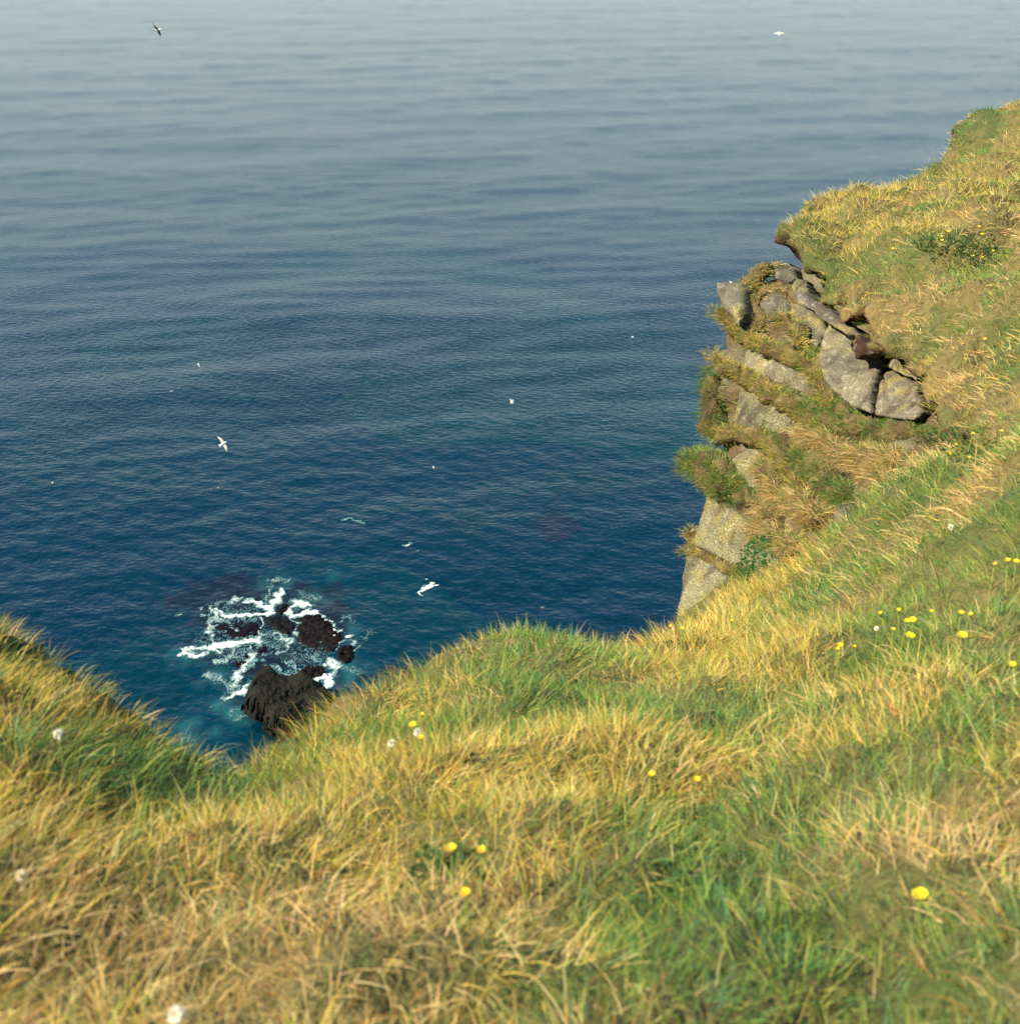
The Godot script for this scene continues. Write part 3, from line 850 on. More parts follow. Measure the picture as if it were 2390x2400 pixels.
# ------------------------------------------------------------------ the rock outcrop
var tufts := []      # [position, outward normal, kind, scale, droop] of grass on the outcrop
func build_outcrop() -> void:
	var p := PackedVector2Array()
	var d := PackedFloat64Array()
	for c in [[1700, 670, 10.2], [1850, 640, 10.35], [1960, 740, 9.7], [2100, 850, 8.8], [2190, 950, 8.1], [2240, 1060, 7.6], [1690, 820, 10.05], [1800, 820, 9.65], [1950, 900, 8.85], [2050, 1000, 8.2], [2150, 1100, 7.5], [1665, 960, 9.9], [1750, 960, 9.55], [1850, 1000, 9.1], [1950, 1080, 8.4], [2050, 1150, 7.75], [1640, 1150, 9.7], [1720, 1150, 9.35], [1850, 1180, 8.65], [1950, 1220, 7.95], [1630, 1300, 9.5], [1720, 1300, 9.1], [1800, 1300, 8.6], [1880, 1290, 8.0], [1605, 1480, 9.35], [1700, 1450, 8.9], [1780, 1400, 8.4], [1850, 1380, 7.9]]:
		p.append(Vector2(c[0], c[1]) / 300.0)
		d.append(c[2])
	face_depth = Spline.new(p, d, 0.005)
	var grey := Color(0.15, 0.138, 0.105)
	var earth := func(w: Vector3, q: Vector2) -> Color:
		return Color(0.085, 0.06, 0.035).lerp(Color(0.135, 0.122, 0.09), clampf(0.5 + 1.6 * n3(w, 3.0), 0.0, 1.0))
	var outcrop := base("rock_outcrop", face_at(1850, 1100))
	tag(outcrop, "stepped grey rock outcrop with grassy ledges under the headland turf", "rock outcrop")
	var shift := func(o: Node3D): o.position = -outcrop.position
	var core := [[1845, 628], [1795, 648], [1715, 688], [1712, 745], [1700, 810], [1690, 880], [1674, 960], [1684, 1050], [1672, 1110], [1662, 1180], [1650, 1250], [1650, 1340], [1640, 1400], [1622, 1490], [1640, 1580], [1760, 1560], [1850, 1440], [1930, 1320], [2060, 1200], [2180, 1120], [2270, 1060], [2255, 950], [2180, 825], [2070, 730], [1980, 668], [1905, 612]]
	shift.call(put("bedrock", relief(core, 10.0, -0.06, 0.05, 0.08, 1.6, earth), M.rock, outcrop))
	var flat := func(c: Color) -> Callable:
		return func(w: Vector3, q: Vector2) -> Color:
			var k := clampf(0.5 + 1.1 * n3(w, 2.5) + 0.5 * n3(w, 9.0), 0.0, 1.0)
			var b := c.lerp(Color(c.r * 0.62, c.g * 0.6, c.b * 0.66), k * 0.8)
			b = b.lerp(Color(0.24, 0.20, 0.075), 0.6 * smoothstep(0.22, 0.5, n3(w + Vector3(5, 5, 5), 4.5)))     # ochre lichen
			b = b.lerp(Color(0.36, 0.36, 0.30), 0.4 * smoothstep(0.42, 0.6, n3(w + Vector3(1, 9, 2), 17.0)))      # pale lichen spots
			return b.lerp(Color(0.045, 0.035, 0.028), 0.6 * smoothstep(0.3, 0.55, n3(w * Vector3(1.0, 0.35, 1.0) + Vector3(8, 2, 3), 6.0)))   # seepage stains
	var stones := [
		[[[1700, 669], [1735, 672], [1766, 675], [1768, 702], [1776, 735], [1772, 755], [1760, 776], [1742, 752], [1722, 735], [1714, 715], [1708, 695]], 0.16, 0.30, "rock", Color(0.231, 0.216, 0.161), "grey corner stone jutting out at the seaward tip"],
		[[[1798, 696], [1826, 688], [1852, 712], [1862, 745], [1830, 752], [1806, 738]], 0.06, 0.2, "rock", grey, ""],
		[[[1868, 668], [1900, 676], [1914, 716], [1932, 770], [1905, 800], [1880, 780], [1862, 735]], 0.05, 0.25, "rock", grey, ""],
		[[[1904, 678], [1926, 676], [1932, 716], [1918, 722]], 0.3, 0.2, "rock", grey, ""],
		[[[1928, 694], [1945, 702], [1972, 738], [1962, 748], [1934, 736]], 0.38, 0.2, "rock", Color(0.177, 0.154, 0.139), ""],
		[[[1962, 735], [1990, 745], [2025, 768], [2060, 800], [2035, 800], [1985, 768]], 0.36, 0.2, "rock", Color(0.123, 0.101, 0.078), ""],
		[[[1822, 624], [1852, 622], [1872, 655], [1852, 668], [1828, 652]], 0.10, 0.25, "rock", Color(0.185, 0.169, 0.139), ""],
		[[[1962, 792], [1978, 768], [2015, 790], [2056, 812], [2100, 846], [2112, 872], [2094, 870], [2082, 905], [2074, 940], [2072, 978], [2030, 962], [1995, 936], [1966, 905], [1946, 850]], 0.17, 0.25, "rock", Color(0.169, 0.151, 0.109), "largest smooth rock slab under the turf rim"],
		[[[2098, 872], [2130, 884], [2168, 904], [2176, 940], [2192, 975], [2170, 992], [2120, 988], [2075, 980], [2077, 940], [2085, 906]], 0.13, 0.25, "rock", Color(0.154, 0.133, 0.101), "cracked slab with a sharp upper corner"],
		[[[2104, 866], [2120, 848], [2146, 846], [2160, 872], [2170, 896], [2134, 880]], 0.22, 0.2, "rock", Color(0.177, 0.159, 0.112), ""],
		[[[2058, 826], [2088, 812], [2128, 828], [2140, 842], [2104, 856], [2072, 862], [2060, 846]], 0.42, 0.16, "rock", Color(0.044, 0.018, 0.010), "rust-red lump of earthy stone under the turf rim"],
		[[[1736, 818], [1790, 830], [1850, 866], [1895, 905], [1885, 935], [1820, 905], [1756, 872]], 0.02, 0.3, "rock", Color(0.154, 0.139, 0.101), ""],
		[[[1734, 908], [1790, 930], [1860, 978], [1896, 1016], [1875, 1040], [1830, 1030], [1770, 1006], [1738, 990]], 0.05, 0.3, "lichen", Color(0.159, 0.149, 0.115), ""],
		[[[1690, 1050], [1745, 1040], [1808, 1066], [1808, 1110], [1792, 1146], [1750, 1150], [1700, 1120]], 0.03, 0.3, "lichen", Color(0.212, 0.203, 0.143), "yellow-grey lichen rock above the round turf mound"],
		[[[1945, 1058], [2000, 1050], [2046, 1090], [2010, 1136], [1950, 1124]], 0.02, 0.2, "rock", Color(0.103, 0.081, 0.072), ""],
		[[[1650, 1160], [1705, 1178], [1758, 1216], [1774, 1262], [1776, 1302], [1764, 1336], [1722, 1322], [1680, 1296], [1634, 1276], [1640, 1212]], 0.10, 0.5, "lichen", Color(0.217, 0.203, 0.148), "largest lichen-covered rock face on the left"],
		[[[1630, 1306], [1680, 1312], [1716, 1350], [1722, 1400], [1690, 1450], [1660, 1500], [1596, 1500], [1606, 1440], [1622, 1380]], 0.10, 0.6, "lichen", Color(0.227, 0.218, 0.165), "lowest lichen rock dropping behind the grass brow"]]
	var V := func(a: Array) -> Array:
		var out := []
		for k in a.size() / 2: out.append(Vector2(a[k * 2], a[k * 2 + 1]))
		return out
	var cracks := [V.call([1988, 892, 1994, 902, 2006, 908, 2008, 918, 2002, 926]), V.call([2092, 896, 2101, 912, 2103, 938]), V.call([2166, 912, 2156, 930, 2150, 940, 2142, 950, 2140, 955]), V.call([2176, 938, 2170, 955, 2162, 964]), V.call([2130, 918, 2122, 926]), V.call([2060, 842, 2040, 828, 2020, 806]), V.call([1998, 935, 2012, 958])]
	for s in stones:
		var fine: bool = "slab" in s[5]
		var grown := []
		var heart := Vector2.ZERO
		for q in s[0]: heart += Vector2(q[0], q[1]) / s[0].size()
		for q in s[0]:
			var far := (Vector2(q[0], q[1]) - heart) * (1.0 if fine or s[5] else 1.18) + heart
			grown.append([far.x, far.y])
		var o := put("rock_slab", relief(grown, 4.5, s[1] + 0.03, 0.016, 0.014, s[2], flat.call(s[4]), cracks if fine else [], 0.02 if fine else 0.10), M[s[3]], outcrop)
		shift.call(o)
		if s[5]: o.set_meta("label", s[5])
	# grassy ledges: [points in the photograph, radius, kind of grass, height over the face, droop]
	var brown := func(w: Vector3, _s: float) -> Color:
		return Color(0.06, 0.034, 0.016).lerp(Color(0.13, 0.105, 0.042), clampf(0.5 + 1.0 * n3(w, 5.0), 0.0, 1.0))
	var ledges := [
		[[[1742, 690], [1775, 655], [1815, 632], [1832, 645]], 0.056, 0, 0.035], [[[1768, 712], [1790, 690], [1830, 682], [1868, 690], [1885, 725]], 0.046, 2, 0.042], [[[1772, 700], [1778, 740], [1790, 780]], 0.037, 2, 0.042],
		[[[1812, 758], [1850, 752], [1880, 780], [1880, 820]], 0.056, 0, 0.056], [[[1690, 735], [1712, 752], [1748, 790], [1800, 815], [1870, 845], [1925, 880], [1950, 925], [1960, 965]], 0.062, 0, 0.049], [[[1705, 725], [1730, 760], [1745, 785]], 0.037, 1, 0.049],
		[[[1680, 835], [1705, 860], [1750, 885], [1800, 915], [1850, 945], [1905, 985], [1945, 1020]], 0.062, 0, 0.056], [[[1770, 880], [1830, 915], [1885, 940], [1900, 965]], 0.043, 1, 0.021], [[[1915, 830], [1945, 890], [1965, 950], [2010, 985]], 0.050, 1, 0.035],
		[[[1680, 880], [1676, 940], [1680, 1000], [1690, 1035]], 0.081, 1, 0.035], [[[1675, 1005], [1700, 1025], [1745, 1015], [1800, 1035], [1850, 1080], [1880, 1120], [1890, 1150]], 0.062, 0, 0.063], [[[1800, 1012], [1850, 1040], [1890, 1085]], 0.050, 1, 0.035],
		[[[1640, 1095], [1665, 1100], [1700, 1125], [1725, 1160]], 0.149, 3, 0.021], [[[1740, 1170], [1765, 1165], [1790, 1180]], 0.062, 1, 0.042], [[[1800, 1100], [1825, 1125], [1840, 1170]], 0.087, 2, 0.056], [[[1810, 1200], [1830, 1215], [1800, 1245]], 0.081, 2, 0.056],
		[[[1870, 1180], [1905, 1190], [1935, 1225]], 0.099, 2, 0.070], [[[1790, 1250], [1830, 1260], [1870, 1290]], 0.081, 2, 0.056], [[[1620, 1240], [1628, 1262], [1634, 1280]], 0.034, 0, 0.021], [[[1612, 1296], [1630, 1300], [1642, 1312]], 0.043, 0, 0.014],
		[[[1636, 1275], [1662, 1300], [1700, 1325], [1750, 1350], [1775, 1370]], 0.031, 0, 0.070], [[[1690, 1425], [1725, 1395], [1760, 1370], [1775, 1345]], 0.074, 1, 0.070], [[[1700, 1470], [1740, 1430], [1790, 1400]], 0.087, 1, 0.070],
		[[[1900, 1030], [1950, 1040], [2000, 1080], [2060, 1080], [2110, 1090]], 0.093, 2, 0.042], [[[1890, 960], [1940, 990], [2000, 1000], [2060, 1010], [2130, 1020], [2190, 1030]], 0.074, 1, 0.021], [[[2030, 1080], [2070, 1110], [2100, 1140]], 0.099, 2, 0.042], [[[1880, 1080], [1930, 1110], [1960, 1150], [2010, 1170]], 0.087, 1, 0.028]]
	for l in ledges:
		var pts := []
		for q in l[0]: pts.append(face_at(q[0], q[1], l[3]))
		shift.call(put("turf_ledge", ledge(pts, l[1], 0.035, brown), M.turf, outcrop))
		var line := smooth_line(pts, 0.03)
		for q in line:
			for k in 4 + int(l[1] * l[1] * 3600.0):
				var dir := Vector3(rng.randf_range(-1, 0.8), rng.randf_range(-0.3, 1), rng.randf_range(-0.7, 1)).normalized()
				tufts.append([q + dir * l[1] * Vector3(1.0, 0.85, 1.0), (dir + Vector3(0.1, 0.25, 0.35)).normalized(), l[2] if rng.randf() < 0.6 else 3, rng.randf_range(0.35, 0.6) * (1.0 if l[1] < 0.075 else 1.45)])
	# grass rooted on the earth between the stones
	var stone_polys := []
	for s in stones:
		var poly := PackedVector2Array()
		for q in s[0]: poly.append(Vector2(q[0], q[1]))
		stone_polys.append(poly)
	var core_poly := PackedVector2Array()
	for q in core: core_poly.append(Vector2(q[0], q[1]))
	for i in 13000:
		var q := Vector2(rng.randf_range(1600, 2260), rng.randf_range(630, 1560))
		if not Geometry2D.is_point_in_polygon(q, core_poly): continue
		if stone_polys.any(func(s): return Geometry2D.is_point_in_polygon(q, s)): continue
		if q.distance_to(Vector2(1950, 775)) < 45.0 or q.distance_to(Vector2(1915, 1245)) < 40.0: continue
		var w := face_at(q.x, q.y, -0.05)
		var g := n3(w, 2.0)
		if q.x < 1900.0 and q.y < 1080.0 and g < 0.1: continue
		var kind := 1 if q.x > 1850.0 + 120.0 * g else (0 if g > -0.1 else 1)
		if q.x < 1900 and q.y > 1080 and g > 0.15: kind = 2
		tufts.append([w, Vector3(-0.35, 0.85, 0.4).normalized(), kind if rng.randf() < 0.7 else 3, rng.randf_range(0.45, 0.8)])

# ------------------------------------------------------------------ grass
const GOLD := Color(0.70, 0.49, 0.115)
const STRAW := Color(0.68, 0.53, 0.25)
const GREEN := Color(0.125, 0.245, 0.05)
const SEA_GREEN := Color(0.07, 0.19, 0.085)
const LIME := Color(0.36, 0.36, 0.07)
const TAN := Color(0.62, 0.42, 0.20)
const RUST := Color(0.42, 0.19, 0.06)
var mixes := [[GOLD, GOLD, STRAW, LIME, GREEN, LIME, RUST, GOLD], [GREEN, GREEN, SEA_GREEN, GREEN, GREEN, LIME, SEA_GREEN, LIME], [TAN, TAN, STRAW, GOLD, TAN, RUST, TAN, STRAW], [GREEN, SEA_GREEN, LIME, STRAW, GREEN, GREEN, LIME, SEA_GREEN]]
var blade_pos := []
var blade_nor := []
var blade_col := []
var blade_idx := []
var blade_count := [0, 0, 0, 0]

func blade(kind: int, root: Vector3, dir: Vector3, length: float, width: float, bend: float, c: Color, segs: int) -> void:
	var d := dir.normalized()
	var side := d.cross(Vector3(rng.randf_range(-1, 1), 0.15, rng.randf_range(-1, 1))).normalized()
	var face := side.cross(d)
	var level := Vector3(d.x, 0, d.z)
	var sag := (level.normalized() * 0.6 if level.length() > 0.01 else Vector3.ZERO) + Vector3(0, -1, 0)
	var P: PackedVector3Array = blade_pos[kind]
	var p := root
	var w := width * 0.5
	var first := P.size()
	for i in segs:
		P.append(p - side * w)
		P.append(p + side * w)
		d = (d + sag * bend * (0.12 + 0.2 * i) * (3.0 / segs)).normalized()
		p += d * length / segs
		w *= 0.9 - 0.15 * i
	P.append(p)
	var I: PackedInt32Array = blade_idx[kind]
	for i in segs:
		var o := first + i * 2
		I.append(o)
		I.append(o + 2)
		I.append(o + 1)
		if i < segs - 1:
			I.append(o + 1)
			I.append(o + 2)
			I.append(o + 3)
	var N: PackedVector3Array = blade_nor[kind]
	var C: PackedColorArray = blade_col[kind]
	var late := (face + Vector3.UP * 0.2).normalized()
	for i in segs * 2 + 1:
		N.append(face if i < 4 else late)
		C.append(c)
	blade_count[kind] += 1

func tuft(kind: int, p: Vector3, up: Vector3, scale: float, n: int, spread: float, wide := 1.0, tone := 1.0, segs := 3, droop := 1.0) -> void:
	if p.x > -1.8 and p.x < -0.9 and p.z < -4.6: return      # past the edge, over the sea
	var lean_most: float = [0.95, 1.0, 1.7, 0.9][kind]
	var long: float = [0.140, 0.115, 0.135, 0.09][kind] * scale
	var bend_most: float = [1.3, 1.5, 1.9, 0.8][kind]
	var mix: Array = mixes[kind]
	for i in n:
		var a := rng.randf() * TAU
		var lean := rng.randf_range(0.0, lean_most)
		var out := Vector3(cos(a), 0, sin(a))
		var r := sqrt(rng.randf()) * spread
		var c: Color = mix[rng.randi() % 8] * (rng.randf_range(0.72, 1.2) * tone)
		c.a = 1.0
		blade(kind, p + out * r - up * 0.012, up * (1.0 if kind != 2 else 0.5) + out * lean + Vector3(rng.randf_range(-0.2, 0.2), 0, rng.randf_range(-0.2, 0.2)), long * rng.randf_range(0.5, 1.05), rng.randf_range(0.0012, 0.0023) * wide, rng.randf_range(0.0, bend_most) * droop, c, segs)

func build_grass() -> void:
	for k in 4:
		blade_pos.append(PackedVector3Array())
		blade_nor.append(PackedVector3Array())
		blade_col.append(PackedColorArray())
		blade_idx.append(PackedInt32Array())
	# patches seen in the photograph: [u, v, radius in metres, green, dry thatch]
	var patches := []
	for b in [[2050, 1160, 0.4, 0.7, 0.0], [2150, 1110, 0.35, 0.7, 0.0], [1980, 1240, 0.3, 0.5, 0.0], [1280, 1560, 0.35, 0.5, 0.0], [1450, 1680, 0.35, 0.4, 0.0], [1220, 1520, 0.35, 0.6, 0.0], [1350, 1650, 0.5, 0.55, 0.0], [1000, 1620, 0.3, 0.3, 0.0], [1950, 1400, 0.5, 0.55, 0.0], [2250, 1400, 0.6, 0.6, 0.0], [2150, 1300, 0.4, 0.4, 0.1], [2390, 1500, 0.5, 0.5, 0.0], [600, 1860, 0.3, 0.55, 0.0], [480, 1860, 0.25, 0.5, 0.0], [930, 1760, 0.22, 0.65, 0.0], [40, 1560, 0.35, 0.6, 0.0], [150, 1800, 0.3, 0.15, 0.0], [2200, 1750, 0.4, 0.45, 0.0], [1500, 2200, 0.45, 0.3, 0.0], [1850, 2250, 0.4, 0.4, 0.0], [2250, 2150, 0.35, 0.8, 0.0], [2350, 2260, 0.5, 0.9, 0.0], [2100, 2320, 0.4, 0.5, 0.0], [2060, 1230, 0.4, 0.6, 0.0], [1900, 1380, 0.3, 0.4, 0.0], [2250, 1100, 0.3, 0.6, 0.0], [1650, 1950, 0.3, 0.25, 0.0], [1950, 1950, 0.3, 0.3, 0.0], [1060, 2080, 0.12, 0.6, 0.0],
		[1350, 1780, 0.45, -0.6, 0.0], [1150, 1850, 0.45, -0.5, 0.0], [1650, 1600, 0.5, -0.3, 0.0], [1500, 1620, 0.3, -0.3, 0.0], [700, 2000, 0.5, -0.45, 0.0], [300, 2100, 0.5, -0.5, 0.3], [100, 2300, 0.4, -0.4, 0.45], [600, 2300, 0.45, -0.5, 0.45], [1000, 2300, 0.35, -0.4, 0.5], [0, 2050, 0.4, -0.4, 0.25], [800, 2150, 0.35, -0.4, 0.25], [1200, 2050, 0.2, -0.3, 0.3], [2200, 1960, 0.25, -0.3, 0.7], [2330, 2030, 0.2, -0.3, 0.6], [2100, 1620, 0.25, -0.1, 0.2], [2330, 1530, 0.12, -0.2, 0.8], [300, 1700, 0.35, -0.3, 0.0], [750, 1690, 0.4, -0.35, 0.0],
		[2290, 1170, 0.25, -0.2, 0.8], [2130, 1260, 0.25, -0.1, 0.5], [1980, 1320, 0.3, -0.2, 0.35], [2100, 1020, 0.3, 0.5, 0.0], [2350, 1100, 0.4, 0.6, 0.0],
		[1980, 500, 0.7, -0.4, 0.0], [2100, 460, 0.6, -0.4, 0.0], [2300, 420, 0.8, -0.3, 0.0], [2280, 330, 0.7, 0.9, 0.0], [2340, 300, 0.6, 0.8, 0.0], [2230, 590, 0.35, 0.8, 0.0], [2100, 640, 0.5, 0.35, 0.0], [2350, 510, 0.5, -0.1, 0.6], [2370, 560, 0.4, -0.1, 0.6], [2200, 760, 0.7, 0.25, 0.1], [2130, 790, 0.35, -0.1, 0.8], [2200, 900, 0.35, -0.1, 0.9], [2250, 1000, 0.35, -0.1, 0.9], [2050, 740, 0.3, 0.0, 0.5], [2300, 700, 0.5, 0.3, 0.0], [2350, 870, 0.4, 0.1, 0.5], [2150, 470, 0.3, -0.1, 0.4], [1900, 600, 0.25, 0.0, 0.4], [1890, 520, 0.3, 0.1, 0.1]]:
		patches.append([hit(b[0], b[1]), b[2], b[3], b[4]])
	rng.seed = 99
	var wind := Vector3(0.14, 0, -0.08)
	# [sheet, corners, tufts to try]
	for tr in [[slope, Vector2(-5.2, -8.9), Vector2(5.8, -0.6), 88000], [head, Vector2(1.6, -16.0), Vector2(7.2, -5.6), 54000]]:
		var t: Turf = tr[0]
		for i in tr[3]:
			var x := rng.randf_range(tr[1].x, tr[2].x)
			var z := rng.randf_range(tr[1].y, tr[2].y)
			var aside := absf(x) - 0.42 * -z          # how far outside the photograph's own view
			if aside > 1.5 or (aside > 0.45 and rng.randf() > 0.4): continue
			if z < -6.0 and rng.randf() > 6.0 / -z: continue
			if not t.has(x, z): continue
			if t == slope and z < -6.0 and head.has(x, z) and head.height(x, z) > t.height(x, z) + 0.05: continue
			var p := Vector3(x, t.height(x, z), z)
			var g := 0.38 + 0.55 * noise.get_noise_2d(x * 0.9, z * 0.9) + 0.35 * noise.get_noise_2d(x * 2.6, z * 2.6)
			var dry := 0.05 + 0.25 * maxf(0.0, noise.get_noise_2d(x * 1.3 + 60.0, z * 1.3))
			if t == head: g += 0.16
			for b in patches:
				var q: float = b[0].distance_squared_to(p) / (b[1] * b[1])
				if q < 4.0:
					var e := exp(-q * 1.3)
					g += b[2] * e * (1.3 if b[2] > 0.0 else 1.0)
					dry += b[3] * e
			var kind := 0
			if rng.randf() < dry: kind = 2
			elif rng.randf() < (g - 0.5) * 1.7 + 0.5: kind = 1
			if rng.randf() < 0.15: kind = 3
			var swirl := Vector3(noise.get_noise_2d(x * 2.2, z * 2.2), 0, noise.get_noise_2d(x * 2.2 + 20.0, z * 2.2)) * 0.65
			var up := (t.normal(x, z) * 0.6 + Vector3.UP * 0.6 + wind + swirl).normalized()
			tuft(kind, p, up, rng.randf_range(0.6, 1.1) * (0.8 if t == head else 1.0), 9, 0.05 if z > -5.0 else 0.06, (1.0 if z > -5.0 else 1.4) * (1.0 if aside < 0.45 else 1.5), 1.0, 3 if z > -5.5 and aside < 0.45 else 2)
	# the rims of both sheets
	for tr in [[slope, 0.30, 0.55, 0.75], [head, 0.05, 0.05, 0.5]]:
		var t: Turf = tr[0]
		var n := t.outline.size()
		for i in n:
			var a := t.outline[i]
			var b := t.outline[(i + 1) % n]
			if absf(a.x) > 0.42 * -a.y + 1.6 or a.y > -1.2: continue
			var out := (b - a).orthogonal().normalized()
			if t.has(a.x + out.x * 0.1, a.y + out.y * 0.1): out = -out
			for k in int(a.distance_to(b) * (330.0 if t == slope else 110.0)) + 1:
				var q := a.lerp(b, rng.randf())
				var s := rng.randf()
				if t == slope:
					var spot := q + Vector2(rng.randfn(), rng.randfn()) * 0.24
					if t.has(spot.x, spot.y): continue
					q = t.nearest(spot)
					s = q.distance_to(spot) * 2.0
					if s > 1.0: continue
					out = (spot - q) / maxf(s * 0.5, 1e-4)
					if head.has(q.x, q.y): continue
				var reach := s * (0.5 if t == slope else 0.16)
				var pr := Vector2(0.32 * (1.0 - exp(-reach / 0.22)), 0.35 * reach + 1.6 * reach * reach) if t == slope else Vector2(0.06 * sin(PI * reach / 0.47), 0.4 * reach)
				var p := Vector3(q.x + out.x * pr.x, t.height(q.x, q.y) - pr.y, q.y + out.y * pr.x)
				var up := Vector3(out.x * (0.2 + 0.8 * s), 1.0 - 0.3 * s, out.y * (0.2 + 0.8 * s)) + wind
				var kind := 0
				if rng.randf() < 0.33: kind = 1
				if t == head and rng.randf() < 0.5 and q.x > 2.6: kind = 2
				tuft(kind, p, up.normalized(), rng.randf_range(0.55, 0.95) * tr[3], 7, 0.045, 1.0 if t == slope else 1.3, 1.0, 3 if t == slope else 2)
	for i in 420:
		var x := rng.randf_range(-0.64, -0.28)
		var z := rng.randf_range(-4.9, -3.3)
		var near := slope.nearest(Vector2(x, z))
		var gone := 0.0 if slope.has(x, z) else near.distance_to(Vector2(x, z))
		if gone < 0.3: tuft(0 if i % 3 else 1, Vector3(x, slope.height(x, z) - 0.35 * gone - 1.6 * gone * gone, z), Vector3(-0.35, 0.9, 0.1).normalized(), 0.8, 7, 0.05)
	for q in tufts: tuft(q[2], q[0], q[1], q[3], 6, 0.03, 1.25, 0.9, 2, 1.2)
	var names := ["golden_grass", "green_grass", "dry_thatch", "short_grass"]
	var labels := ["long golden grass blades all over the cliff top", "green grass blades in patches on the cliff top", "matted tan dead grass in patches and along the turf rims", "short mixed grass between the longer blades"]
	for k in 4:
		var arr := []
		arr.resize(Mesh.ARRAY_MAX)
		arr[Mesh.ARRAY_VERTEX] = blade_pos[k]
		arr[Mesh.ARRAY_NORMAL] = blade_nor[k]
		arr[Mesh.ARRAY_COLOR] = blade_col[k]
		arr[Mesh.ARRAY_INDEX] = blade_idx[k]
		var mesh := ArrayMesh.new()
		mesh.add_surface_from_arrays(Mesh.PRIMITIVE_TRIANGLES, arr)
		tag(put(names[k], mesh, M.blade), labels[k], "grass", "", "stuff")
	print("blades ", blade_count, " triangles ", blade_idx.map(func(a): return a.size() / 3))

# ------------------------------------------------------------------ flowers and small plants
func tube(st: SurfaceTool, pts: Array, r0: float, r1: float, sides := 6) -> void:
	var n := pts.size()
	for i in n - 1:
		for k in sides:
			var ring := []
			for e in [[i, k], [i, k + 1], [i + 1, k], [i + 1, k + 1]]:
				var p: Vector3 = pts[e[0]]
				var along: Vector3 = (pts[mini(e[0] + 1, n - 1)] - pts[maxi(e[0] - 1, 0)]).normalized()
				var x := along.cross(Vector3(0.3, 0.1, 0.9)).normalized()
				var a: float = TAU * e[1] / sides
				ring.append(p + (x * cos(a) + along.cross(x) * sin(a)) * lerpf(r0, r1, float(e[0]) / (n - 1)))
			for q in [0, 1, 2, 1, 3, 2]: st.add_vertex(ring[q])

func flower(u: float, v: float, above: float, size: float, label: String, lean := Vector3.ZERO, open := 0.5, group := "yellow flowers in the grass") -> void:
	var top := hit(u, v, above)
	var foot := Vector3(top.x, 0, top.z) - lean * above
	foot.y = maxf(ground(foot.x, foot.z), top.y - above * 1.6)
	var o := base("hawkbit_flower", foot)
	tag(o, label, "flower", group)
	var mid := (foot + top) / 2.0 + Vector3(lean.x, 0, lean.z) * 0.15 * above
	var axis := ((top - mid).normalized() + Vector3(-0.15, 0.3, 0.25)).normalized()
	var neck := top - axis * size * 0.9
	var st := SurfaceTool.new()
	st.begin(Mesh.PRIMITIVE_TRIANGLES)
	tube(st, smooth_line([foot - foot, mid - foot, neck - foot], 0.02), 0.0019, 0.0014)
	st.generate_normals()
	put("stem", st.commit(), M.stem, o)
	st = SurfaceTool.new()
	st.begin(Mesh.PRIMITIVE_TRIANGLES)
	tube(st, [neck - foot - axis * size * 0.15, neck - foot, neck - foot + axis * size * 0.35, neck - foot + axis * size * 0.55], size * 0.18, size * 0.36, 8)
	st.generate_normals()
	put("calyx", st.commit(), M.calyx, o)
	st = SurfaceTool.new()
	st.begin(Mesh.PRIMITIVE_TRIANGLES)
	var x := axis.cross(Vector3(0.2, 0.3, 0.9)).normalized()
	var z := axis.cross(x)
	for ring in 3:
		var n := 12 - ring * 3
		for i in n:
			var a := TAU * (i + ring * 0.5) / n + rng.randf_range(-0.1, 0.1)
			var out := x * cos(a) + z * sin(a)
			var side := axis.cross(out).normalized()
			var spread := open * (1.0 - ring * 0.3)
			var b := neck - foot + axis * size * 0.3 + out * size * 0.18
			var m := b + (axis * 0.55 + out * spread * 0.6) * size
			var e := b + (axis * (0.95 - 0.4 * spread) + out * spread * 1.3) * size * rng.randf_range(0.9, 1.1)
			var w := size * 0.16
			for q in [b - side * w * 0.6, m - side * w, b + side * w * 0.6, b + side * w * 0.6, m - side * w, m + side * w, m - side * w, e - side * w * 0.7, m + side * w, m + side * w, e - side * w * 0.7, e + side * w * 0.7]: st.add_vertex(q)
	st.generate_normals()
	put("petals", st.commit(), M.petal, o)

func puff(u: float, v: float, above: float, size: float, label: String) -> void:
	var top := hit(u, v, above)
	var foot := Vector3(top.x, minf(ground(top.x, top.z), top.y - 0.02), top.z)
	var o := base("seed_head", foot)
	tag(o, label, "seed head", "white seed heads in the grass")
	var st := SurfaceTool.new()
	st.begin(Mesh.PRIMITIVE_TRIANGLES)
	tube(st, [Vector3.ZERO, (top - foot) * 0.5 + Vector3(0.003, 0, 0), top - foot], 0.0018, 0.0014)
	st.generate_normals()
	put("stem", st.commit(), M.stem, o)
	st = SurfaceTool.new()
	st.begin(Mesh.PRIMITIVE_TRIANGLES)
	for i in 160:
		var d := Vector3(rng.randfn(), rng.randfn(), rng.randfn()).normalized()
		var s := d.cross(Vector3(rng.randf() - 0.5, rng.randf() - 0.5, rng.randf() - 0.5)).normalized() * size * 0.14
		var c := top - foot
		var e := c + d * size * rng.randf_range(0.75, 1.05)
		for q in [c + d * size * 0.2, e - s, e + s]: st.add_vertex(q)
	st.generate_normals()
	put("down", st.commit(), M.puff, o)

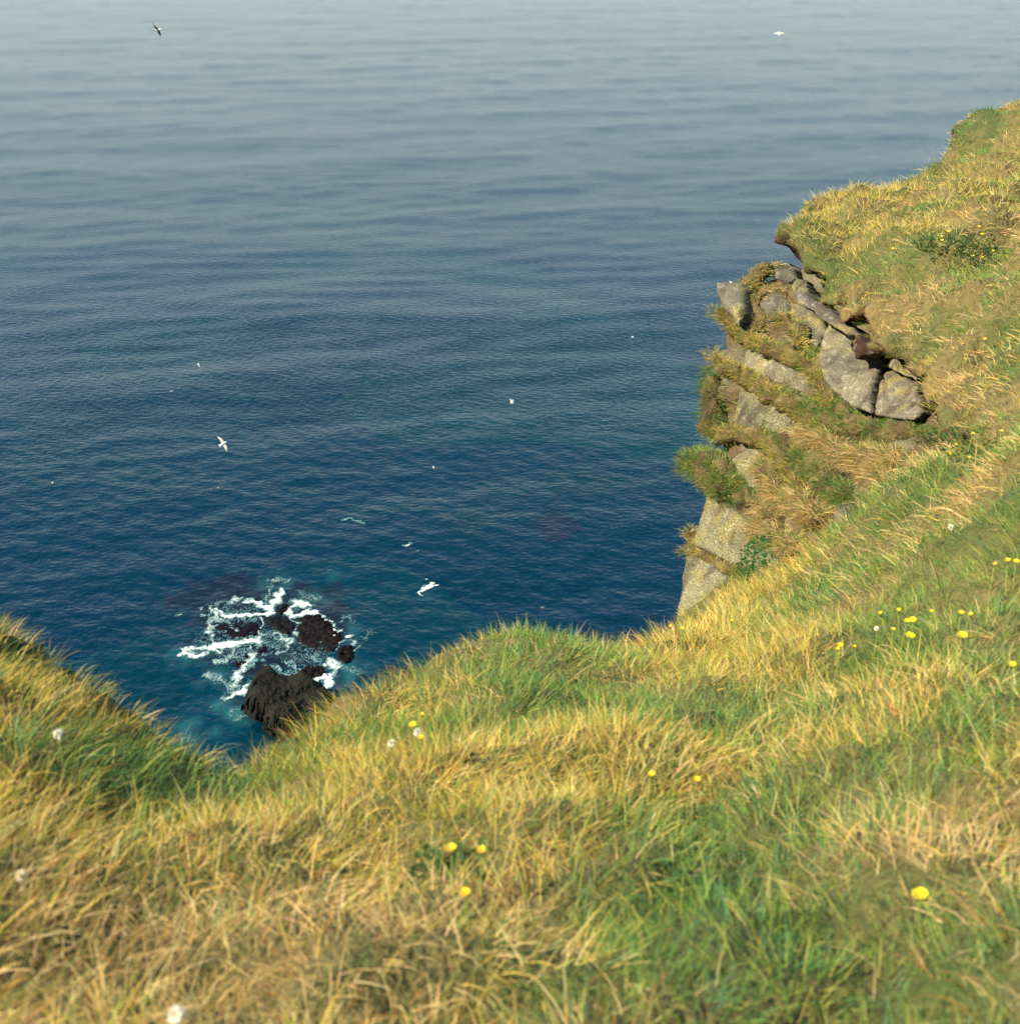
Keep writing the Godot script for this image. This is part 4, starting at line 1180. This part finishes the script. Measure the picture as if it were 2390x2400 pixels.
func leafy(where: Vector3, radius: float, tall: float, leaf: float, n: int, c: Color, label: String, turn := Vector3.UP) -> void:
	var o := base("leafy_plant", where)
	tag(o, label, "plant", "leafy plants in the turf")
	var st := SurfaceTool.new()
	st.begin(Mesh.PRIMITIVE_TRIANGLES)
	for i in n:
		var a := rng.randf() * TAU
		var r := sqrt(rng.randf()) * radius
		var x := turn.cross(Vector3(0.3, 0.2, 1)).normalized()
		var z := turn.cross(x)
		var p := x * cos(a) * r + z * sin(a) * r + turn * tall * rng.randf_range(0.1, 1.0) * (1.0 - 0.5 * r / radius)
		var d := (x * cos(a + rng.randf_range(-0.8, 0.8)) + z * sin(a) + turn * rng.randf_range(0.1, 0.9)).normalized()
		var s := d.cross(turn).normalized() * leaf * 0.3
		var dip := turn * leaf * 0.12
		var k := c * rng.randf_range(0.7, 1.25)
		k.a = 1.0
		st.set_color(k)
		for q in [p, p + d * leaf * 0.5 - s + dip, p + d * leaf * 0.5 - dip * 0.5, p, p + d * leaf * 0.5 - dip * 0.5, p + d * leaf * 0.5 + s + dip, p + d * leaf * 0.5 - s + dip, p + d * leaf - dip, p + d * leaf * 0.5 - dip * 0.5, p + d * leaf * 0.5 - dip * 0.5, p + d * leaf - dip, p + d * leaf * 0.5 + s + dip]: st.add_vertex(q)
	st.generate_normals()
	put("leaves", st.commit(), M.leaf, o)

func build_flowers() -> void:
	rng.seed = 321
	for f in [
		[1056, 1988, 0.13, 0.014, "tall yellow flower on a pale stem in the middle foreground, left of a pair", Vector3(-0.05, 0, 0)], [1128, 1992, 0.12, 0.013, "yellow flower right of the tall pale-stemmed one in the middle foreground"], [1088, 2092, 0.10, 0.012, "yellow flower lowest of the three in the middle foreground"],
		[2154, 2095, 0.10, 0.014, "single yellow flower low on the right beside tan matted grass"], [1525, 1814, 0.08, 0.010, "small yellow flower alone in the centre of the slope"], [1632, 1826, 0.08, 0.010, "small orange-yellow flower beside a bent straw stalk"],
		[988, 1674, 0.10, 0.010, "small yellow flower highest of the three by the seed heads"], [967, 1698, 0.10, 0.010, "small yellow flower leftmost of the three by the seed heads"], [985, 1728, 0.09, 0.010, "small yellow flower just under the brown-centred seed head"],
		[2062, 1438, 0.16, 0.013, "leaning yellow flower leftmost of the tall group on the right slope", Vector3(-0.5, 0, -0.2)], [2105, 1430, 0.17, 0.014, "tallest yellow flower on a long pale stem on the right slope", Vector3(-0.15, 0, 0)], [2124, 1455, 0.14, 0.012, "left one of two yellow flowers side by side on the right slope"], [2138, 1452, 0.14, 0.012, "right one of two yellow flowers side by side on the right slope"],
		[2133, 1488, 0.10, 0.012, "half-open yellow flower under the side by side pair"], [2092, 1474, 0.11, 0.009, "green-yellow bud below the leaning yellow flower"], [2181, 1432, 0.14, 0.008, "tiny yellow bud in green grass between two groups of flowers"], [2251, 1436, 0.12, 0.012, "orange-yellow flower left of a wilted one on the right slope"], [2273, 1440, 0.11, 0.012, "wilted orange-yellow flower on the right slope"],
		[2254, 1488, 0.13, 0.014, "widest yellow flower on the right slope", Vector3(0.2, 0, 0)], [2371, 1557, 0.11, 0.012, "yellow flower near the right edge beside tan grass"], [1968, 1511, 0.10, 0.011, "upper one of two touching yellow flowers on the brow"], [1962, 1520, 0.09, 0.010, "lower one of two touching yellow flowers on the brow"], [2002, 1515, 0.09, 0.008, "small dull yellow bud right of the two touching flowers"],
		[1713, 1455, 0.13, 0.012, "yellow flower on the brow in front of the lichen rock"], [1570, 1468, 0.12, 0.012, "yellow flower at the brow edge against the sea, left of another"], [1597, 1472, 0.11, 0.010, "yellow flower at the brow edge beside the foot of the lichen rock"],
		[2360, 1313, 0.12, 0.014, "large yellow flower of the pair near the right edge"], [2380, 1315, 0.12, 0.011, "yellow bud right of the large flower near the right edge"], [2330, 1322, 0.10, 0.011, "dull yellow flower left of the pair near the right edge"],
		[2222, 1063, 0.10, 0.014, "bright yellow flower in the dark hollow under the turf lobe"], [2236, 1031, 0.08, 0.012, "orange-yellow flower hanging over the turf lobe"], [2240, 1041, 0.07, 0.010, "orange flower just below the one over the turf lobe"], [2278, 1016, 0.10, 0.011, "yellow flower in dark leaves right of the turf lobe"], [2270, 1072, 0.08, 0.011, "yellow flower on a creeping stalk below the turf lobe"], [2345, 1009, 0.08, 0.009, "small orange flower right of the dark leaves"], [2273, 1004, 0.09, 0.009, "orange flower with green calyx above the dark leaves"],
		[2307, 795, 0.08, 0.014, "lone yellow flower halfway up the headland slope"], [2090, 583, 0.08, 0.013, "lone yellow flower in long grass left of the leafy plant"], [2205, 554, 0.11, 0.014, "yellow flower at the upper left of the leafy plant"], [2221, 542, 0.12, 0.014, "topmost yellow flower over the leafy plant"], [2206, 563, 0.09, 0.012, "lower yellow flower at the left of the leafy plant"], [2293, 531, 0.11, 0.011, "small yellow flower highest at the right of the leafy plant"], [2300, 549, 0.12, 0.016, "large yellow flower at the right of the leafy plant"], [2278, 599, 0.07, 0.015, "yellow flower low in front of the leafy plant"], [2301, 603, 0.06, 0.011, "yellow flower lowest at the right of the leafy plant"], [2326, 588, 0.08, 0.013, "orange flower at the far right of the leafy plant"]]:
		flower(f[0], f[1], f[2], f[3], f[4], f[5] if f.size() > 5 else Vector3(rng.randf_range(-0.2, 0.2), 0, rng.randf_range(-0.2, 0.2)), rng.randf_range(0.25, 0.6) if not "open" in f[4] else 0.8)
	puff(978, 1716, 0.10, 0.0105, "brown-centred white seed head among small yellow flowers")
	puff(917, 1742, 0.10, 0.0097, "round cream seed head over a dark green patch")
	puff(137, 1720, 0.11, 0.0128, "white seed head at the left edge of the slope")
	puff(415, 2378, 0.09, 0.0128, "large white seed head at the bottom of the slope")
	puff(50, 2052, 0.06, 0.0105, "faint tan seed head near the left border")
	puff(2228, 1236, 0.03, 0.0128, "white down lying by the tan bare patch on the right")
	puff(2054, 1473, 0.10, 0.0083, "small white seed head left of the tall yellow flowers")
	leafy(hit(2235, 590), 0.24, 0.09, 0.03, 260, Color(0.05, 0.085, 0.022), "dark green leafy plant ringed by yellow flowers on the headland")
	leafy(hit(2290, 1055), 0.18, 0.08, 0.03, 150, Color(0.045, 0.08, 0.02), "dark leafy plant beside the tan turf lobe")
	leafy(hit(1068, 2075), 0.09, 0.05, 0.035, 60, Color(0.05, 0.09, 0.025), "low green leaves at the foot of the foreground flowers")
	leafy(face_at(1835, 1325, 0.12), 0.19, 0.04, 0.02, 900, Color(0.025, 0.095, 0.018), "bright green low plant in the nook beside the lichen rock", Vector3(-0.3, 0.8, 0.5).normalized())

# ------------------------------------------------------------------ birds
func gull_mesh(grey: Color, fold: float) -> ArrayMesh:
	var st := SurfaceTool.new()
	st.begin(Mesh.PRIMITIVE_TRIANGLES)
	# body along -z, wings along x
	var prof := [[-0.25, 0.008], [-0.225, 0.022], [-0.19, 0.042], [-0.15, 0.04], [-0.08, 0.058], [0.0, 0.066], [0.08, 0.054], [0.15, 0.034], [0.19, 0.03], [0.25, 0.034]]
	for i in prof.size() - 1:
		for k in 10:
			var c := []
			for e in [[i, k], [i, k + 1], [i + 1, k], [i + 1, k + 1]]:
				var a: float = TAU * e[1] / 10.0
				var r: float = prof[e[0]][1]
				c.append(Vector3(cos(a) * r * (1.0 if e[0] < 7 else 1.0 + 0.5 * (e[0] - 6)), sin(a) * r * (1.0 if e[0] < 7 else 0.5 / (e[0] - 6)), prof[e[0]][0]))
			for q in [0, 1, 2, 1, 3, 2]:
				st.set_color(Color(0.6, 0.58, 0.53))
				st.add_vertex(c[q])
	for s in [-1.0, 1.0]:
		var ribs := [[0.02, 0.0, -0.09, 0.07], [0.14, 0.035 * fold, -0.115, 0.05], [0.27, 0.045 * fold, -0.10, 0.045], [0.40, 0.02 * fold, -0.04, 0.055], [0.50, -0.02 * fold, 0.02, 0.065], [0.555, -0.04 * fold, 0.075, 0.085]]
		for i in ribs.size() - 1:
			for side in [1.0, -1.0]:
				var c := []
				for e in [ribs[i], ribs[i + 1]]:
					var mid: float = (e[2] + e[3]) / 2.0 - 0.015
					c.append([Vector3(s * e[0], e[1], e[2]), Vector3(s * e[0], e[1] + side * 0.008 * (1.0 - e[0]), mid), Vector3(s * e[0], e[1], e[3])])
				for j in 2:
					for q in [c[0][j], c[1][j], c[0][j + 1], c[1][j], c[1][j + 1], c[0][j + 1]]:
						st.set_color(grey if i < 4 else grey * 0.45 + Color(0, 0, 0, 1))
						st.add_vertex(q)
	st.generate_normals()
	return st.commit()

func build_birds() -> void:
	var pale := gull_mesh(Color(0.42, 0.39, 0.31), 0.25)
	var dark := gull_mesh(Color(0.13, 0.12, 0.11), 2.2)
	var R := cam_basis.x
	var U := cam_basis.y
	var B := cam_basis.z
	for g in [
		[523, 1040, 88.0, pale, R * 0.85 + U * 0.52, -R * 0.52 + U * 0.85, "pale gull gliding with wings spread above the reef, largest of the birds"],
		[370, 70, 95.0, dark, R * 0.95 + U * 0.1 + B * 0.25, U * 0.45 + B * 0.85 - R * 0.3, "dark-winged bird flying at the upper left"],
		[1825, 78, 150.0, pale, U * 0.8 - B * 0.5, R, "white gull flying away at the upper right"],
		[512, 1144, 130.0, pale, R * 0.6 - B * 0.6, R * 0.8 + U * 0.3 + B * 0.5, "small white gull flying low over the water under the largest gull"],
		[1199, 941, 130.0, pale, R * 0.55 - U * 0.8, U * 0.2 + B * 0.9 + R * 0.3, "small white gull flying over the middle of the sea"],
		[466, 855, 140.0, pale, R * 0.5 - U * 0.8, B * 0.9 + U * 0.2, "small white gull above and left of the largest gull"],
		[1713, 662, 120.0, pale, R * 0.8 - U * 0.5, B * 0.9 + R * 0.2, "small white gull just above the seaward corner stone"],
		[1271, 1424, 115.0, pale, R * 0.7 - U * 0.2 - B * 0.4, R * 0.4 + U * 0.5 + B * 0.7, "small white gull close above the green brow"]]:
		var o := MeshInstance3D.new()
		o.name = numbered("gull")
		o.mesh = g[3]
		o.material_override = M.bird
		add_child(o)
		var fwd: Vector3 = g[4].normalized()
		var wing: Vector3 = (g[5] - fwd * g[5].dot(fwd)).normalized()
		var up := (-fwd).cross(wing)
		if up.dot(B) < 0.0: wing = -wing
		up = (-fwd).cross(wing)
		o.transform = Transform3D(Basis(wing, up, -fwd), at(g[0], g[1], g[2]))
		tag(o, g[6], "gull", "gulls over the sea")
	# birds resting on the water
	var i := 0
	for q in [[124, 1137, "white bird sitting on the water at the far left"], [1482, 789, "white bird sitting on the water left of the outcrop"], [1016, 1095, "white bird sitting on the water above the foam streaks"], [403, 920, "white bird sitting on the water upper left of the largest gull"]]:
		var p := on_sea(q[0], q[1])
		p.y = wave(p.x, p.z, Vector2(p.x, p.z).length())
		var o := MeshInstance3D.new()
		o.name = numbered("floating_bird")
		o.mesh = float_bird()
		o.material_override = M.bird
		add_child(o)
		o.position = p
		o.rotation.y = i * 1.7
		o.scale = Vector3.ONE * 0.9
		tag(o, q[2], "bird", "birds resting on the sea")
		i += 1

var rest_mesh: ArrayMesh
func float_bird() -> ArrayMesh:
	if rest_mesh: return rest_mesh
	var st := SurfaceTool.new()
	st.begin(Mesh.PRIMITIVE_TRIANGLES)
	for part in [[[[-0.16, 0.03, 0.02], [-0.12, 0.05, 0.06], [-0.02, 0.06, 0.085], [0.1, 0.07, 0.06], [0.2, 0.10, 0.015]]], [[[-0.20, 0.17, 0.008], [-0.17, 0.17, 0.03], [-0.14, 0.165, 0.036], [-0.11, 0.12, 0.035], [-0.09, 0.05, 0.04]]]]:
		var prof: Array = part[0]
		for i in prof.size() - 1:
			for k in 8:
				var c := []
				for e in [[i, k], [i, k + 1], [i + 1, k], [i + 1, k + 1]]:
					var a: float = TAU * e[1] / 8.0
					c.append(Vector3(cos(a) * prof[e[0]][2], prof[e[0]][1] + sin(a) * prof[e[0]][2] * 0.9, prof[e[0]][0]))
				for q in [0, 1, 2, 1, 3, 2]:
					st.set_color(Color(0.55, 0.54, 0.5))
					st.add_vertex(c[q])
	st.generate_normals()
	rest_mesh = st.commit()
	return rest_mesh
